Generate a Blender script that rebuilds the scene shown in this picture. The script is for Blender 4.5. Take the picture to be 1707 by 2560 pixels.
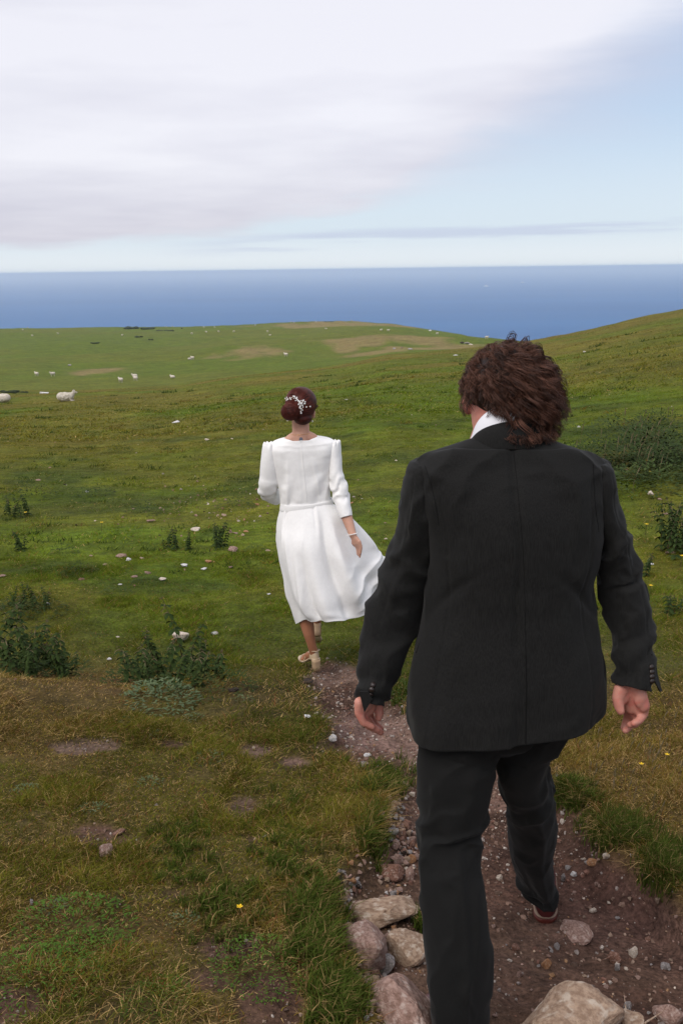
import bpy, bmesh, math, random
import numpy as np
from mathutils import Vector, Matrix, Quaternion
from mathutils.bvhtree import BVHTree
for o in list(bpy.data.objects): bpy.data.objects.remove(o, do_unlink=True)
random.seed(7); RNG = np.random.default_rng(11)
SC = bpy.context.scene; COL = SC.collection
# ---------------------------------------------------------------- camera
CZ = 1.9; PITCH = math.radians(13.7); ROLL = math.radians(0.74); F = 2489.0
fw = Vector((0, math.cos(PITCH), -math.sin(PITCH)))
up0 = Vector((0, math.sin(PITCH), math.cos(PITCH))); rt0 = Vector((1, 0, 0))
rt = rt0*math.cos(ROLL) - up0*math.sin(ROLL)
up = up0*math.cos(ROLL) + rt0*math.sin(ROLL)
cd = bpy.data.cameras.new('camera'); cam = bpy.data.objects.new('camera', cd); COL.objects.link(cam)
cd.sensor_fit = 'VERTICAL'; cd.sensor_height = 36; cd.lens = 35; cd.clip_start = 0.05; cd.clip_end = 400000
m3 = Matrix((rt, up, -fw)).transposed()
cam.matrix_world = Matrix.Translation((0, 0, CZ)) @ m3.to_4x4()
SC.camera = cam
# ---------------------------------------------------------------- sky, sun, exposure
SUN_EL = math.radians(50); SUN_AZ = math.radians(-140)      # azimuth from +Y towards +X
W = bpy.data.worlds.new('World'); SC.world = W; W.use_nodes = True
nt = W.node_tree; N = nt.nodes; L = nt.links; N.clear()
def wn(t, **k):
    n = N.new(t)
    for a, b in k.items(): setattr(n, a, b)
    return n
def wm(op, a, b=None, c=None, clamp=False):
    n = wn('ShaderNodeMath', operation=op, use_clamp=clamp)
    for i, v in enumerate((a, b, c)):
        if v is None: continue
        if isinstance(v, (int, float)): n.inputs[i].default_value = v
        else: L.new(v, n.inputs[i])
    return n.outputs[0]
def wss(x, lo, hi):
    n = wn('ShaderNodeMapRange', interpolation_type='SMOOTHSTEP')
    L.new(x, n.inputs[0])
    for i, v in ((1, lo), (2, hi)):
        if isinstance(v, (int, float)): n.inputs[i].default_value = v
        else: L.new(v, n.inputs[i])
    return n.outputs[0]
tc = wn('ShaderNodeTexCoord'); sp = wn('ShaderNodeSeparateXYZ'); L.new(tc.outputs['Generated'], sp.inputs[0])
X, Y, Z = sp.outputs
Zp = wm('MAXIMUM', Z, 0.0)
hyp = wm('SQRT', wm('ADD', wm('MULTIPLY', X, X), wm('MULTIPLY', Y, Y)))
S = wm('DIVIDE', X, wm('MAXIMUM', hyp, 1e-3))
# cloud deck seen in perspective: project the direction on a plane overhead
inv = wm('DIVIDE', 1.0, wm('ADD', Zp, 0.05))
cv = wn('ShaderNodeCombineXYZ'); L.new(wm('MULTIPLY', X, inv), cv.inputs[0]); L.new(wm('MULTIPLY', Y, inv), cv.inputs[1])
def noise(vec, scale, det=5, rough=.55, off=(0, 0, 0), sc=(1, 1, 1)):
    mp = wn('ShaderNodeMapping'); mp.inputs['Location'].default_value = off; mp.inputs['Scale'].default_value = sc
    L.new(vec, mp.inputs[0])
    n = wn('ShaderNodeTexNoise'); n.inputs['Scale'].default_value = scale; n.inputs['Detail'].default_value = det
    n.inputs['Roughness'].default_value = rough; L.new(mp.outputs[0], n.inputs['Vector']); return n.outputs[0]
nA = noise(cv.outputs[0], .55, 6, .5, (3.1, 1.7, 0)); nB = noise(cv.outputs[0], 1.4, 6, .55, (8, 2, 0))
# angular coordinates (side, height) for low bands
av = wn('ShaderNodeCombineXYZ'); L.new(S, av.inputs[0]); L.new(wm('MULTIPLY', Zp, 6.0), av.inputs[1])
nS = noise(av.outputs[0], 7.0, 6, .55, (2.3, 5.5, 0)); nL = noise(av.outputs[0], 2.6, 5, .5, (4.4, 1.2, 0))
# lower edge of the cloud deck, as sine of elevation, rising to the right
fc = wn('ShaderNodeFloatCurve'); cu = fc.mapping.curves[0]
pts = [(0, .02), (.25, .02), (.36, .022), (.43, .03), (.5, .052), (.56, .085), (.62, .128), (.68, .182), (.8, .25), (1, .3)]
cu.points[0].location = pts[0]; cu.points[1].location = pts[-1]
for p in pts[1:-1]: cu.points.new(*p)
fc.mapping.update(); L.new(wm('MULTIPLY_ADD', S, .5, .5), fc.inputs['Value'])
edge = wm('ADD', fc.outputs[0], wm('MULTIPLY', wm('SUBTRACT', nS, .5), .05))
dz = wm('SUBTRACT', Zp, edge)
right = wss(S, .0, .3)
wid = wm('MULTIPLY_ADD', right, .10, .014)
deck = wss(wm('DIVIDE', dz, wid), -.5, 1.0)
# colour of the deck: bright above, lilac grey low along its edge, soft mottling
tone = wm('ADD', wss(dz, 0.0, .11), wm('ADD', wm('MULTIPLY', wm('SUBTRACT', nL, .5), 1.9), wm('MULTIPLY', wm('SUBTRACT', nB, .5), .45)), clamp=True)
def mixc(f, a, b):
    n = wn('ShaderNodeMix', data_type='RGBA')
    if isinstance(f, (int, float)): n.inputs[0].default_value = f
    else: L.new(f, n.inputs[0])
    for i, v in ((6, a), (7, b)):
        if isinstance(v, tuple): n.inputs[i].default_value = (*v, 1)
        else: L.new(v, n.inputs[i])
    return n.outputs[2]
deckc = mixc(tone, (.70, .69, .80), (.96, .95, 1.02))
# clear air: blue aloft, pale cyan white near the horizon
bluec = mixc(wss(Zp, .04, .2), (.72, .83, .94), (.47, .64, .89))
bluec = mixc(wss(Zp, .004, .04), (.86, .93, 1.0), bluec)
# thin streaks low over the sea
sv = wn('ShaderNodeCombineXYZ'); L.new(wm('MULTIPLY', S, 3.0), sv.inputs[0]); L.new(wm('MULTIPLY', Zp, 55.0), sv.inputs[1])
nT = noise(sv.outputs[0], 1.0, 6, .6, (2.6, 7.4, 0)); bandc = wm('MULTIPLY_ADD', S, .035, .0265)
st = wm('MULTIPLY', wss(nT, .43, .58), wss(wm('ABSOLUTE', wm('SUBTRACT', Zp, wm('ADD', bandc, wm('MULTIPLY', wm('SUBTRACT', nL, .5), .02)))), .012, .003))
stm = noise(av.outputs[0], 3.0, 3, .5, (9.1, 3.3, 0), (1, 2.2, 1))
st = wm('MULTIPLY', wm('MULTIPLY', st, wss(stm, .34, .50)), wss(S, -.2, -.02))
bluec = mixc(wm('MULTIPLY', st, .75), bluec, (.58, .65, .84))
skyc = mixc(deck, bluec, deckc)
ns = wn('ShaderNodeTexSky', sky_type='NISHITA', sun_disc=False); ns.sun_elevation = SUN_EL; ns.sun_rotation = SUN_AZ
ns.air_density = 1.0; ns.dust_density = 1.0; ns.altitude = 200
bg1 = wn('ShaderNodeBackground'); L.new(ns.outputs[0], bg1.inputs[0]); bg1.inputs[1].default_value = 0.1
bg2 = wn('ShaderNodeBackground'); L.new(skyc, bg2.inputs[0]); bg2.inputs[1].default_value = 1.0
ms = wn('ShaderNodeMixShader'); ms.inputs[0].default_value = .88; L.new(bg1.outputs[0], ms.inputs[1]); L.new(bg2.outputs[0], ms.inputs[2])
wo = wn('ShaderNodeOutputWorld'); L.new(ms.outputs[0], wo.inputs[0])
sl = bpy.data.lights.new('sun', 'SUN'); sl.energy = 1.9; sl.angle = math.radians(35); sl.color = (1, .95, .88)
sun = bpy.data.objects.new('sun', sl); COL.objects.link(sun)
sd = Vector((math.sin(SUN_AZ)*math.cos(SUN_EL), math.cos(SUN_AZ)*math.cos(SUN_EL), math.sin(SUN_EL)))
sun.rotation_euler = sd.to_track_quat('Z', 'Y').to_euler()
SC.cycles.volume_bounces = 8; SC.cycles.max_bounces = 12
SC.view_settings.view_transform = 'Standard'; SC.view_settings.look = 'None'
SC.view_settings.exposure = 0; SC.view_settings.gamma = 1; SC.view_settings.use_curve_mapping = False
# ---------------------------------------------------------------- numeric helpers
_tab = np.random.default_rng(5).random((8, 256, 256))
def vnoise(x, y, seed=0):
    x = np.asarray(x, float) + seed*17.3; y = np.asarray(y, float) + seed*9.1
    xi = np.floor(x).astype(int); yi = np.floor(y).astype(int); fx = x-xi; fy = y-yi
    fx = fx*fx*(3-2*fx); fy = fy*fy*(3-2*fy); t = _tab[seed % 8]
    a = t[xi & 255, yi & 255]; b = t[(xi+1) & 255, yi & 255]; c = t[xi & 255, (yi+1) & 255]; d = t[(xi+1) & 255, (yi+1) & 255]
    return (a*(1-fx)+b*fx)*(1-fy) + (c*(1-fx)+d*fx)*fy
def fbm(x, y, seed=0, o=4):
    s = 0; a = .5; n = 0
    for k in range(o):
        s = s + a*vnoise(x*2**k, y*2**k, seed+k); n += a; a *= .5
    return s/n
def ss(x, a, b):
    t = np.clip((np.asarray(x, float)-a)/(b-a), 0, 1); return t*t*(3-2*t)
def ray(px, py): return fw + rt*((px-853.5)/F) - up*((py-1280)/F)
def at(px, py, y):
    d = ray(px, py); k = y/d.y; return Vector((d.x*k, y, CZ+d.z*k))
def T(row): return math.tan(PITCH + math.atan((row-1280)/F))
# ---------------------------------------------------------------- terrain height
colp = np.array([-400, 0, 217, 433, 542, 705, 850, 973, 1147, 1228, 1297, 1378, 1465, 1552, 1639, 1707, 2100])
rowc = np.array([984, 981, 975, 964, 948, 929, 913, 886, 873, 864, 857, 841, 824, 803, 783, 770, 700.])
rowf = np.array([822, 820, 818, 816, 815, 807, 802, 808, 834, 853, 880, 880, 880, 880, 880, 880, 880.])
rowc += 11*(853.5-colp)/853.5 * -1 * 0          # rows are read straight from the tilted picture below
def col_t(px, row):
    d = ray(px, row); return -d.z/d.y
cols = np.array([ray(p, 900).x/ray(p, 900).y for p in colp])
tcC = np.array([col_t(p, r) for p, r in zip(colp, rowc)]); tfC = np.array([col_t(p, r) for p, r in zip(colp, rowf)])
def far_z(x, y):
    Yd = np.maximum(y, 6.0); s = x/Yd
    s = np.clip(s, cols[0], cols[-1])
    t_c = np.interp(s, cols, tcC); t_f = np.interp(s, cols, tfC)
    Yc = 100 + 30*ss(s, -.3, .35)
    b = (t_c - .324*8/Yc)/(1-8/Yc); a = (.324-b)*8
    t1 = a/Yd + b
    Lg = np.log(Yd/Yc)
    L1 = .30; L2 = .62; L3 = np.log(700/Yc); L4 = np.log(860/Yc); L5 = np.log(1250/Yc); L6 = np.log(1700/Yc)
    t2 = t_c + .0035*ss(Lg, 0, L1)
    q = np.clip((Lg-L1)/(L3-L1), 0, 1)
    t3 = t2*(1-q) + t_f*q - .004*np.sin(q*math.pi)
    t = np.where(Lg < 0, t1, t3)
    t = t + .012*ss(Lg, L3, L4) + (np.maximum(.135-t_f-.012, 0))*ss(Lg, L4, L5)
    z = CZ - t*Yd
    und = (fbm(x/16, y/16, 1, 3)-.5)*.7*ss(Yd, 12, 60)*(1-ss(Yd, 85, 120)) + (fbm(x/60, y/60, 2, 3)-.5)*5*ss(Yd, 160, 300)*(1-.6*ss(Yd, 550, 650))
    und += (fbm(x/3.2, y/3.2, 3, 3)-.5)*.34*ss(Yd, 9, 30)
    und += (fbm(x/9, y/9, 6, 4)-.5)*1.2*ss(Yd, 160, 300)
    return z + und
def plane_z(y):
    y = np.asarray(y, float); b = .286 + 1.1*(1-np.exp(np.minimum(y, 0)*.13/1.1))
    return np.where(y < 0, b, np.where(y < 5.7, -.13*(y-2.2), -.455-.104*(y-5.7)))
def gp0(px, py):                                   # on the smooth near slope
    d = ray(px, py); y = 3.
    for _ in range(60):
        zz = float(plane_z(y)); k = (CZ-zz)/(-d.z); y = d.y*k
    return (d.x*k, d.y*k)
pathpx = [(800, 1625), (772, 1650), (765, 1700), (790, 1790), (810, 1870), (880, 1915), (950, 1965), (955, 2060), (915, 2130), (840, 2180), (825, 2290), (870, 2400), (920, 2500),
          (950, 2560), (960, 2900), (2700, 2900), (2100, 2500), (1860, 2330), (1707, 2225), (1588, 2125), (1506, 2085), (1440, 2003), (1375, 1958), (1290, 1880), (1150, 1820),
          (1045, 1795), (1015, 1745), (965, 1700), (905, 1665), (875, 1640), (835, 1622)]
PATH = np.array([gp0(*p) for p in pathpx])
def sdist(x, y, P):
    x = np.asarray(x, float); y = np.asarray(y, float); sh = x.shape; x = x.ravel(); y = y.ravel()
    d = np.full(x.shape, 1e9); ins = np.zeros(x.shape, bool); n = len(P)
    for i in range(n):
        ax, ay = P[i]; bx, by = P[(i+1) % n]; ex, ey = bx-ax, by-ay
        t = np.clip(((x-ax)*ex+(y-ay)*ey)/(ex*ex+ey*ey), 0, 1)
        d = np.minimum(d, np.hypot(x-ax-t*ex, y-ay-t*ey))
        c = ((ay > y) != (by > y)) & (x < (bx-ax)*(y-ay)/(by-ay+1e-12)+ax); ins ^= c
    return np.where(ins, -d, d).reshape(sh)
def dpath(x, y):
    w = (fbm(np.asarray(x)*5, np.asarray(y)*5, 4, 3)-.5)*.16
    near = (np.abs(x) < 6) & (np.asarray(y) < 9) & (np.asarray(y) > -1)
    out = np.full(np.shape(x), 9.0)
    if np.any(near): out[near] = sdist(np.asarray(x)[near], np.asarray(y)[near], PATH) + w[near]
    return out
barepx = [((436, 2243), .17, .13), ((207, 1878), .25, .10), ((664, 2090), .14, .12), ((697, 2504), .13, .14), ((290, 2090), .18, .08), ((30, 2530), .2, .1), ((640, 1880), .12, .09),
          ((430, 1868), .12, .06), ((1690, 1214), .5, .35), ((600, 2360), .12, .08), ((740, 1900), .12, .08), ((520, 2460), .10, .07), ((600, 2010), .1, .12)]
BARE = [(*gp0(*p), a, b) for p, a, b in barepx]
def bare(x, y):
    m = np.zeros(np.shape(x))
    for bx, by, a, b in BARE: m = np.maximum(m, np.exp(-(((x-bx)/a)**2+((y-by)/b)**2)*1.1))
    n = fbm(x*6, y*6, 2, 3)
    return ss(m + (n-.5)*1.5, .42, .78)*.95*ss(m, .06, .26)
mound = gp0(120, 1790); dip = gp0(300, 1640)
def H(x, y):
    x = np.asarray(x, float); y = np.asarray(y, float)
    zn = plane_z(y)
    zn = zn + .16*np.exp(-((x-mound[0]+.3)/1.5)**2-((y-mound[1])/.55)**2) - .10*np.exp(-((x-dip[0])/1.6)**2-((y-dip[1]-.4)/.8)**2)
    zn = zn + (fbm(x*.9, y*.9, 0, 3)-.5)*.10 + (fbm(x*4, y*4, 3, 3)-.5)*.045
    zn = zn + .20*ss(x, 1.0, 2.6)*ss(y, 1.5, 3.0)*(1-ss(y, 5, 8))
    w = ss(y, 7, 13)
    z = zn*(1-w) + np.where(y > 6, far_z(x, y), 0)*w
    d = dpath(x, y)
    inside = ss(-d, -.02, .13)
    dep = .10 + .05*ss(x, .2, 1.0)*(1-ss(y, 4, 5.2)) - .05*ss(y, 4.6, 5.6)
    z = z - dep*inside + np.where(inside > 0, (fbm(x*9, y*9, 5, 3)-.5)*.035*inside, 0) - .012*bare(x, y)
    r = np.hypot(x, y)
    z = np.where(r > 1250, z*(1-ss(r, 1250, 1450)) + -152*ss(r, 1250, 1450), z)
    return np.maximum(z, -152.0)
_Ys = np.geomspace(1.2, 1200, 420)
def gp(px, py):                                    # where a sight line meets the ground
    d = ray(px, py); Y_ = _Ys
    for it in range(2):
        k = Y_/d.y; xs = d.x*k; zs = CZ+d.z*k; h = H(xs, Y_); i = int(np.argmax(zs < h))
        if not (zs[i] < h[i]): i = len(Y_)*2//3
        i = max(i, 1)
        if it == 0: Y_ = np.linspace(Y_[i-1], Y_[i], 24)
    a = (zs[i-1]-h[i-1]); b = (h[i]-zs[i]); f = a/max(a+b, 1e-9); y = Y_[i-1]*(1-f)+Y_[i]*f; x = d.x*y/d.y
    return Vector((x, y, float(h[i-1]*(1-f)+h[i]*f)))
def mpp(P): return (Vector(P)-Vector((0, 0, CZ))).dot(fw)/F       # metres per picture pixel at a point
# ---------------------------------------------------------------- ground colour (albedo)
def lerp(a, b, t): return a*(1-t[..., None]) + b*t[..., None]
GREEN = np.array((.102, .136, .012)); BRIGHT = np.array((.122, .166, .013)); OLIVE = np.array((.190, .142, .028)); STRAW = np.array((.330, .225, .095)); DEEP = np.array((.045, .072, .014))
SOIL = np.array((.104, .060, .042)); GRIT = np.array((.22, .145, .115)); TAN = np.array((.26, .185, .085))
tanspots = [((855, 808), 200, 9), ((1000, 872), 130, 14), ((950, 846), 170, 16), ((1050, 850), 90, 16), ((870, 865), 55, 14), ((620, 883), 130, 6), ((260, 924), 80, 7), ((930, 850), 110, 22), ((1120, 870), 90, 8)]
def dry(x, y):
    n = fbm(x*.55+3, y*.55, 1, 4); near = 1-ss(y, 5.0, 6.5)
    d = ss(n, .34, .56)*(.3+.5*near) + .45*near*(1-.5*ss(x, .3, 1.2))
    d += .45*near*ss(x, -.4, -1.6)*ss(y, 2.6, 4.2)*ss(fbm(x*2, y*2, 6, 3), .35, .6)
    n2 = fbm(x/7, y/9, 5, 4)
    d = d*(1-ss(y, 12, 25)) + ss(y, 12, 25)*(ss(n2, .32, .62)*.55 + .22*ss(y, 45, 95))*(1-ss(y, 135, 160)) + ss(y, 135, 160)*ss(fbm(x/45, y/45, 3, 4), .45, .7)*.35
    return np.clip(d, 0, 1)
def gcol(x, y, grassy=False):
    d = dry(x, y); n = fbm(x*1.7, y*1.7, 6, 3)
    g = lerp(np.broadcast_to(GREEN, x.shape+(3,)), np.broadcast_to(BRIGHT, x.shape+(3,)), ss(n, .35, .65)*ss(y, 4, 12))
    c = lerp(g, np.broadcast_to(OLIVE, g.shape), d)
    c = lerp(c, np.broadcast_to(DEEP, g.shape), .55*ss(fbm(x*.8, y*.8, 7, 4), .56, .70)*(1-ss(y, 20, 60)))
    c = lerp(c, np.broadcast_to(np.array((.125, .168, .026)), g.shape), .32*ss(y, 135, 160))
    c = .93*c*(1-.24*(1-ss(y, 5.5, 9)))[..., None]*(1-.08*ss(y, 9, 14))[..., None]  # nearest turf darkened; part of this paints lens vignetting into the colour
    # tan turf on the far knoll
    Yd = np.maximum(y, 1.); px = 853.5+F*(x/Yd)*.985
    m = np.zeros(x.shape)
    far = y > 150
    if np.any(far):
        for (p, q), a, b in tanspots:
            w0 = gp(p, q); s0 = w0.x/w0.y; rx = a/F; lg = math.log(w0.y)
            ly = {True: .16, False: .10}[b > 12]
            m = np.maximum(m, np.exp(-((x/Yd-s0)/rx)**2-((np.log(Yd)-lg)/ly)**2)*far)
        m = ss(m*.95+(fbm(x/11, y/26, 4, 5)-.5)*1.9, .28, .66)*far*ss(m, .05, .3)
        c = lerp(c, np.broadcast_to(TAN, g.shape), m*.72)
    if not grassy:
        p = ss(-dpath(x, y), -.03, .06); q = bare(x, y)
        soil = lerp(np.broadcast_to(SOIL, g.shape), np.broadcast_to(GRIT, g.shape), ss(fbm(x*3, y*3, 2, 4), .38, .66)*(.15+.75*ss(y, 3.2, 4.3)))
        c = lerp(c, soil, np.maximum(p, q))
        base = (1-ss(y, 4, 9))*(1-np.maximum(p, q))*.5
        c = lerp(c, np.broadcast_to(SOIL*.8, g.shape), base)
    return c
# ---------------------------------------------------------------- object helpers
def tag(o, label=None, cat=None, group=None, kind=None):
    if label: o['label'] = label
    if cat: o['category'] = cat
    if group: o['group'] = group
    if kind: o['kind'] = kind
    return o
def setpar(o, parent):
    o.parent = parent; bpy.context.view_layer.update()
    o.matrix_parent_inverse = parent.matrix_world.inverted()
def link(name, me, parent=None, local=False):
    o = bpy.data.objects.new(name, me); COL.objects.link(o)
    if parent is not None:
        o.parent = parent
        if not local: o.matrix_parent_inverse = parent_inv(parent)
    return o
def parent_inv(p):
    m = Matrix.Identity(4); q = p; ch = []
    while q is not None: ch.append(q); q = q.parent
    for q in reversed(ch):
        m = m @ q.matrix_parent_inverse @ q.matrix_basis if q.parent else q.matrix_basis.copy()
    return m.inverted()
def empty(name, loc, rz=0):
    o = bpy.data.objects.new(name, None); COL.objects.link(o); o.location = loc; o.rotation_euler = (0, 0, rz); o.empty_display_size = .1; return o
def npmesh(name, V, Fc, mat, smooth=True, cols=None):
    """V (n,3); Fc (m,k) int array of equal-sized faces, or a list of such arrays"""
    V = np.asarray(V, np.float32); Fs = Fc if (isinstance(Fc, list) and np.ndim(Fc[0]) == 2) else [Fc]
    Fs = [np.asarray(f, np.int32) for f in Fs if len(f)]
    me = bpy.data.meshes.new(name); me.vertices.add(len(V)); me.vertices.foreach_set('co', V.ravel())
    nl = sum(f.size for f in Fs); nf = sum(len(f) for f in Fs)
    me.loops.add(nl); me.loops.foreach_set('vertex_index', np.concatenate([f.ravel() for f in Fs]))
    me.polygons.add(nf)
    tot = np.concatenate([np.full(len(f), f.shape[1], np.int32) for f in Fs]); st_ = np.concatenate([[0], np.cumsum(tot)[:-1]]).astype(np.int32)
    me.polygons.foreach_set('loop_start', st_)
    me.polygons.foreach_set('use_smooth', np.full(nf, smooth, bool))
    me.update(calc_edges=True)
    if cols is not None:
        a = me.color_attributes.new('tint', 'FLOAT_COLOR', 'POINT'); c4 = np.ones((len(V), 4), np.float32); c4[:, :3] = cols; a.data.foreach_set('color', c4.ravel())
    if mat: me.materials.append(mat)
    return me
# materials
def newmat(name):
    m = bpy.data.materials.new(name); m.use_nodes = True; t = m.node_tree; t.nodes.clear()
    out = t.nodes.new('ShaderNodeOutputMaterial'); return m, t, out
def nd(t, typ, **k):
    n = t.nodes.new(typ)
    for a, b in k.items(): setattr(n, a, b)
    return n
def material(name, c1, c2=None, rough=.8, scale=20., det=4, stretch=(1, 1, 1), bump=0., bscale=None, bdist=.002, spec=.3, attr=None, contrast=(.35, .65), c3=None, c3scale=5, metal=0, sss=0, sheen=0, coord='Object', bstretch=None):
    m, t, out = newmat(name); l = t.links
    b = nd(t, 'ShaderNodeBsdfPrincipled'); l.new(b.outputs[0], out.inputs[0])
    b.inputs['Roughness'].default_value = rough; b.inputs['Specular IOR Level'].default_value = spec; b.inputs['Metallic'].default_value = metal
    if sss: b.inputs['Subsurface Weight'].default_value = sss; b.inputs['Subsurface Radius'].default_value = (1, .35, .2); b.inputs['Subsurface Scale'].default_value = .006
    if sheen: b.inputs['Sheen Weight'].default_value = sheen; b.inputs['Sheen Roughness'].default_value = .5
    tcn = nd(t, 'ShaderNodeTexCoord'); mp = nd(t, 'ShaderNodeMapping'); mp.inputs['Scale'].default_value = stretch; l.new(tcn.outputs[coord], mp.inputs[0])
    def nz(sc, d=det, vec=mp):
        n = nd(t, 'ShaderNodeTexNoise'); n.inputs['Scale'].default_value = sc; n.inputs['Detail'].default_value = d; n.inputs['Roughness'].default_value = .6; l.new(vec.outputs[0], n.inputs['Vector']); return n.outputs[0]
    def mr(x, a, bb):
        n = nd(t, 'ShaderNodeMapRange', interpolation_type='SMOOTHSTEP'); n.inputs[1].default_value = a; n.inputs[2].default_value = bb; l.new(x, n.inputs[0]); return n.outputs[0]
    def mx(f, a, bb, blend='MIX'):
        n = nd(t, 'ShaderNodeMix', data_type='RGBA', blend_type=blend)
        if isinstance(f, float): n.inputs[0].default_value = f
        else: l.new(f, n.inputs[0])
        for i, v in ((6, a), (7, bb)):
            if isinstance(v, tuple): n.inputs[i].default_value = (*v, 1)
            else: l.new(v, n.inputs[i])
        return n.outputs[2]
    c = None
    if c2 is not None: c = mx(mr(nz(scale), *contrast), c1, c2)
    if c3 is not None: c = mx(mr(nz(c3scale, 3), .52, .68), c if c is not None else c1, c3)
    if attr:
        at_ = nd(t, 'ShaderNodeAttribute', attribute_name=attr)
        c = at_.outputs[0] if c is None else mx(1.0, at_.outputs[0], c, 'MULTIPLY')
    if c is None: b.inputs['Base Color'].default_value = (*c1, 1)
    else: l.new(c, b.inputs['Base Color'])
    if bump:
        bp = nd(t, 'ShaderNodeBump'); bp.inputs['Strength'].default_value = bump; bp.inputs['Distance'].default_value = bdist
        v = mp
        if bstretch: v = nd(t, 'ShaderNodeMapping'); v.inputs['Scale'].default_value = bstretch; l.new(tcn.outputs[coord], v.inputs[0])
        l.new(nz(bscale or scale*2, 5, v), bp.inputs['Height']); l.new(bp.outputs[0], b.inputs['Normal'])
    return m
# ground material: vertex albedo times fine mottling; relief from two noises
def ground_material():
    m, t, out = newmat('turf'); l = t.links
    b = nd(t, 'ShaderNodeBsdfPrincipled'); l.new(b.outputs[0], out.inputs[0]); b.inputs['Roughness'].default_value = .95; b.inputs['Specular IOR Level'].default_value = .1
    a = nd(t, 'ShaderNodeAttribute', attribute_name='tint'); geo = nd(t, 'ShaderNodeNewGeometry')
    def nz(sc, d=4, st=(1, 1, 1)):
        mp = nd(t, 'ShaderNodeMapping'); mp.inputs['Scale'].default_value = st; l.new(geo.outputs['Position'], mp.inputs[0])
        n = nd(t, 'ShaderNodeTexNoise'); n.inputs['Scale'].default_value = sc; n.inputs['Detail'].default_value = d; n.inputs['Roughness'].default_value = .62; l.new(mp.outputs[0], n.inputs['Vector']); return n.outputs[0]
    def mr(x, lo, hi, p, q):
        n = nd(t, 'ShaderNodeMapRange'); n.inputs[1].default_value = lo; n.inputs[2].default_value = hi; n.inputs[3].default_value = p; n.inputs[4].default_value = q; l.new(x, n.inputs[0]); return n.outputs[0]
    def mul(c, v):
        n = nd(t, 'ShaderNodeVectorMath', operation='SCALE'); l.new(c, n.inputs[0]); l.new(v, n.inputs['Scale']); return n.outputs[0]
    c = a.outputs[0]
    for sc, lo, hi in ((55, .5, 1.45), (7, .6, 1.36), (1.1, .72, 1.25), (.17, .8, 1.18)):
        c = mul(c, mr(nz(sc, 4 if sc > 3 else 6), .3, .7, lo, hi))
    # warm and cool drift in the turf colour
    hs = nd(t, 'ShaderNodeHueSaturation'); l.new(c, hs.inputs['Color']); l.new(mr(nz(.6, 5), .3, .7, .478, .518), hs.inputs['Hue']); l.new(hs.outputs[0], b.inputs['Base Color'])
    bp = nd(t, 'ShaderNodeBump'); bp.inputs['Strength'].default_value = .8; bp.inputs['Distance'].default_value = .015; l.new(nz(45, 6), bp.inputs['Height'])
    bp2 = nd(t, 'ShaderNodeBump'); bp2.inputs['Strength'].default_value = .7; bp2.inputs['Distance'].default_value = .35; l.new(nz(1.6, 8), bp2.inputs['Height']); l.new(bp.outputs[0], bp2.inputs['Normal'])
    l.new(bp2.outputs[0], b.inputs['Normal']); return m
# ---------------------------------------------------------------- ground sheet
r1 = np.geomspace(1.3, 9, 230); r2 = np.geomspace(9, 1600, 200)[1:]
rad = np.concatenate([[.25, .5, .8, 1.05], r1, r2])
ang = np.concatenate([np.radians(np.arange(-27, 27.001, .24)), np.radians(np.concatenate([np.arange(28, 40, 1), np.arange(40, 320, 5), np.arange(320, 333, 1)]))])
Rg, Ag = np.meshgrid(rad, ang, indexing='ij'); GX = Rg*np.sin(Ag); GY = Rg*np.cos(Ag); GZ = H(GX, GY)
nr, na = GX.shape
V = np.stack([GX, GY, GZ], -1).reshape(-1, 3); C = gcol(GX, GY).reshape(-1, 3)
i0 = (np.arange(nr-1)[:, None]*na + np.arange(na)[None, :]); i1 = (np.arange(nr-1)[:, None]*na + (np.arange(na)+1)[None, :] % na)
Q = np.stack([i0, i0+na, i1+na, i1], -1).reshape(-1, 4)[:, ::-1]
cz0 = float(H(np.array([0.]), np.array([0.]))[0])
V = np.vstack([V, [[0, 0, cz0]]]); C = np.vstack([C, C[:1]])
tri = np.stack([np.full(na, len(V)-1), np.arange(na), (np.arange(na)+1) % na], -1)[:, ::-1]
ground = link('ground', npmesh('ground', V, [Q, tri], ground_material(), True, C)); tag(ground, kind='structure')
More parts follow.
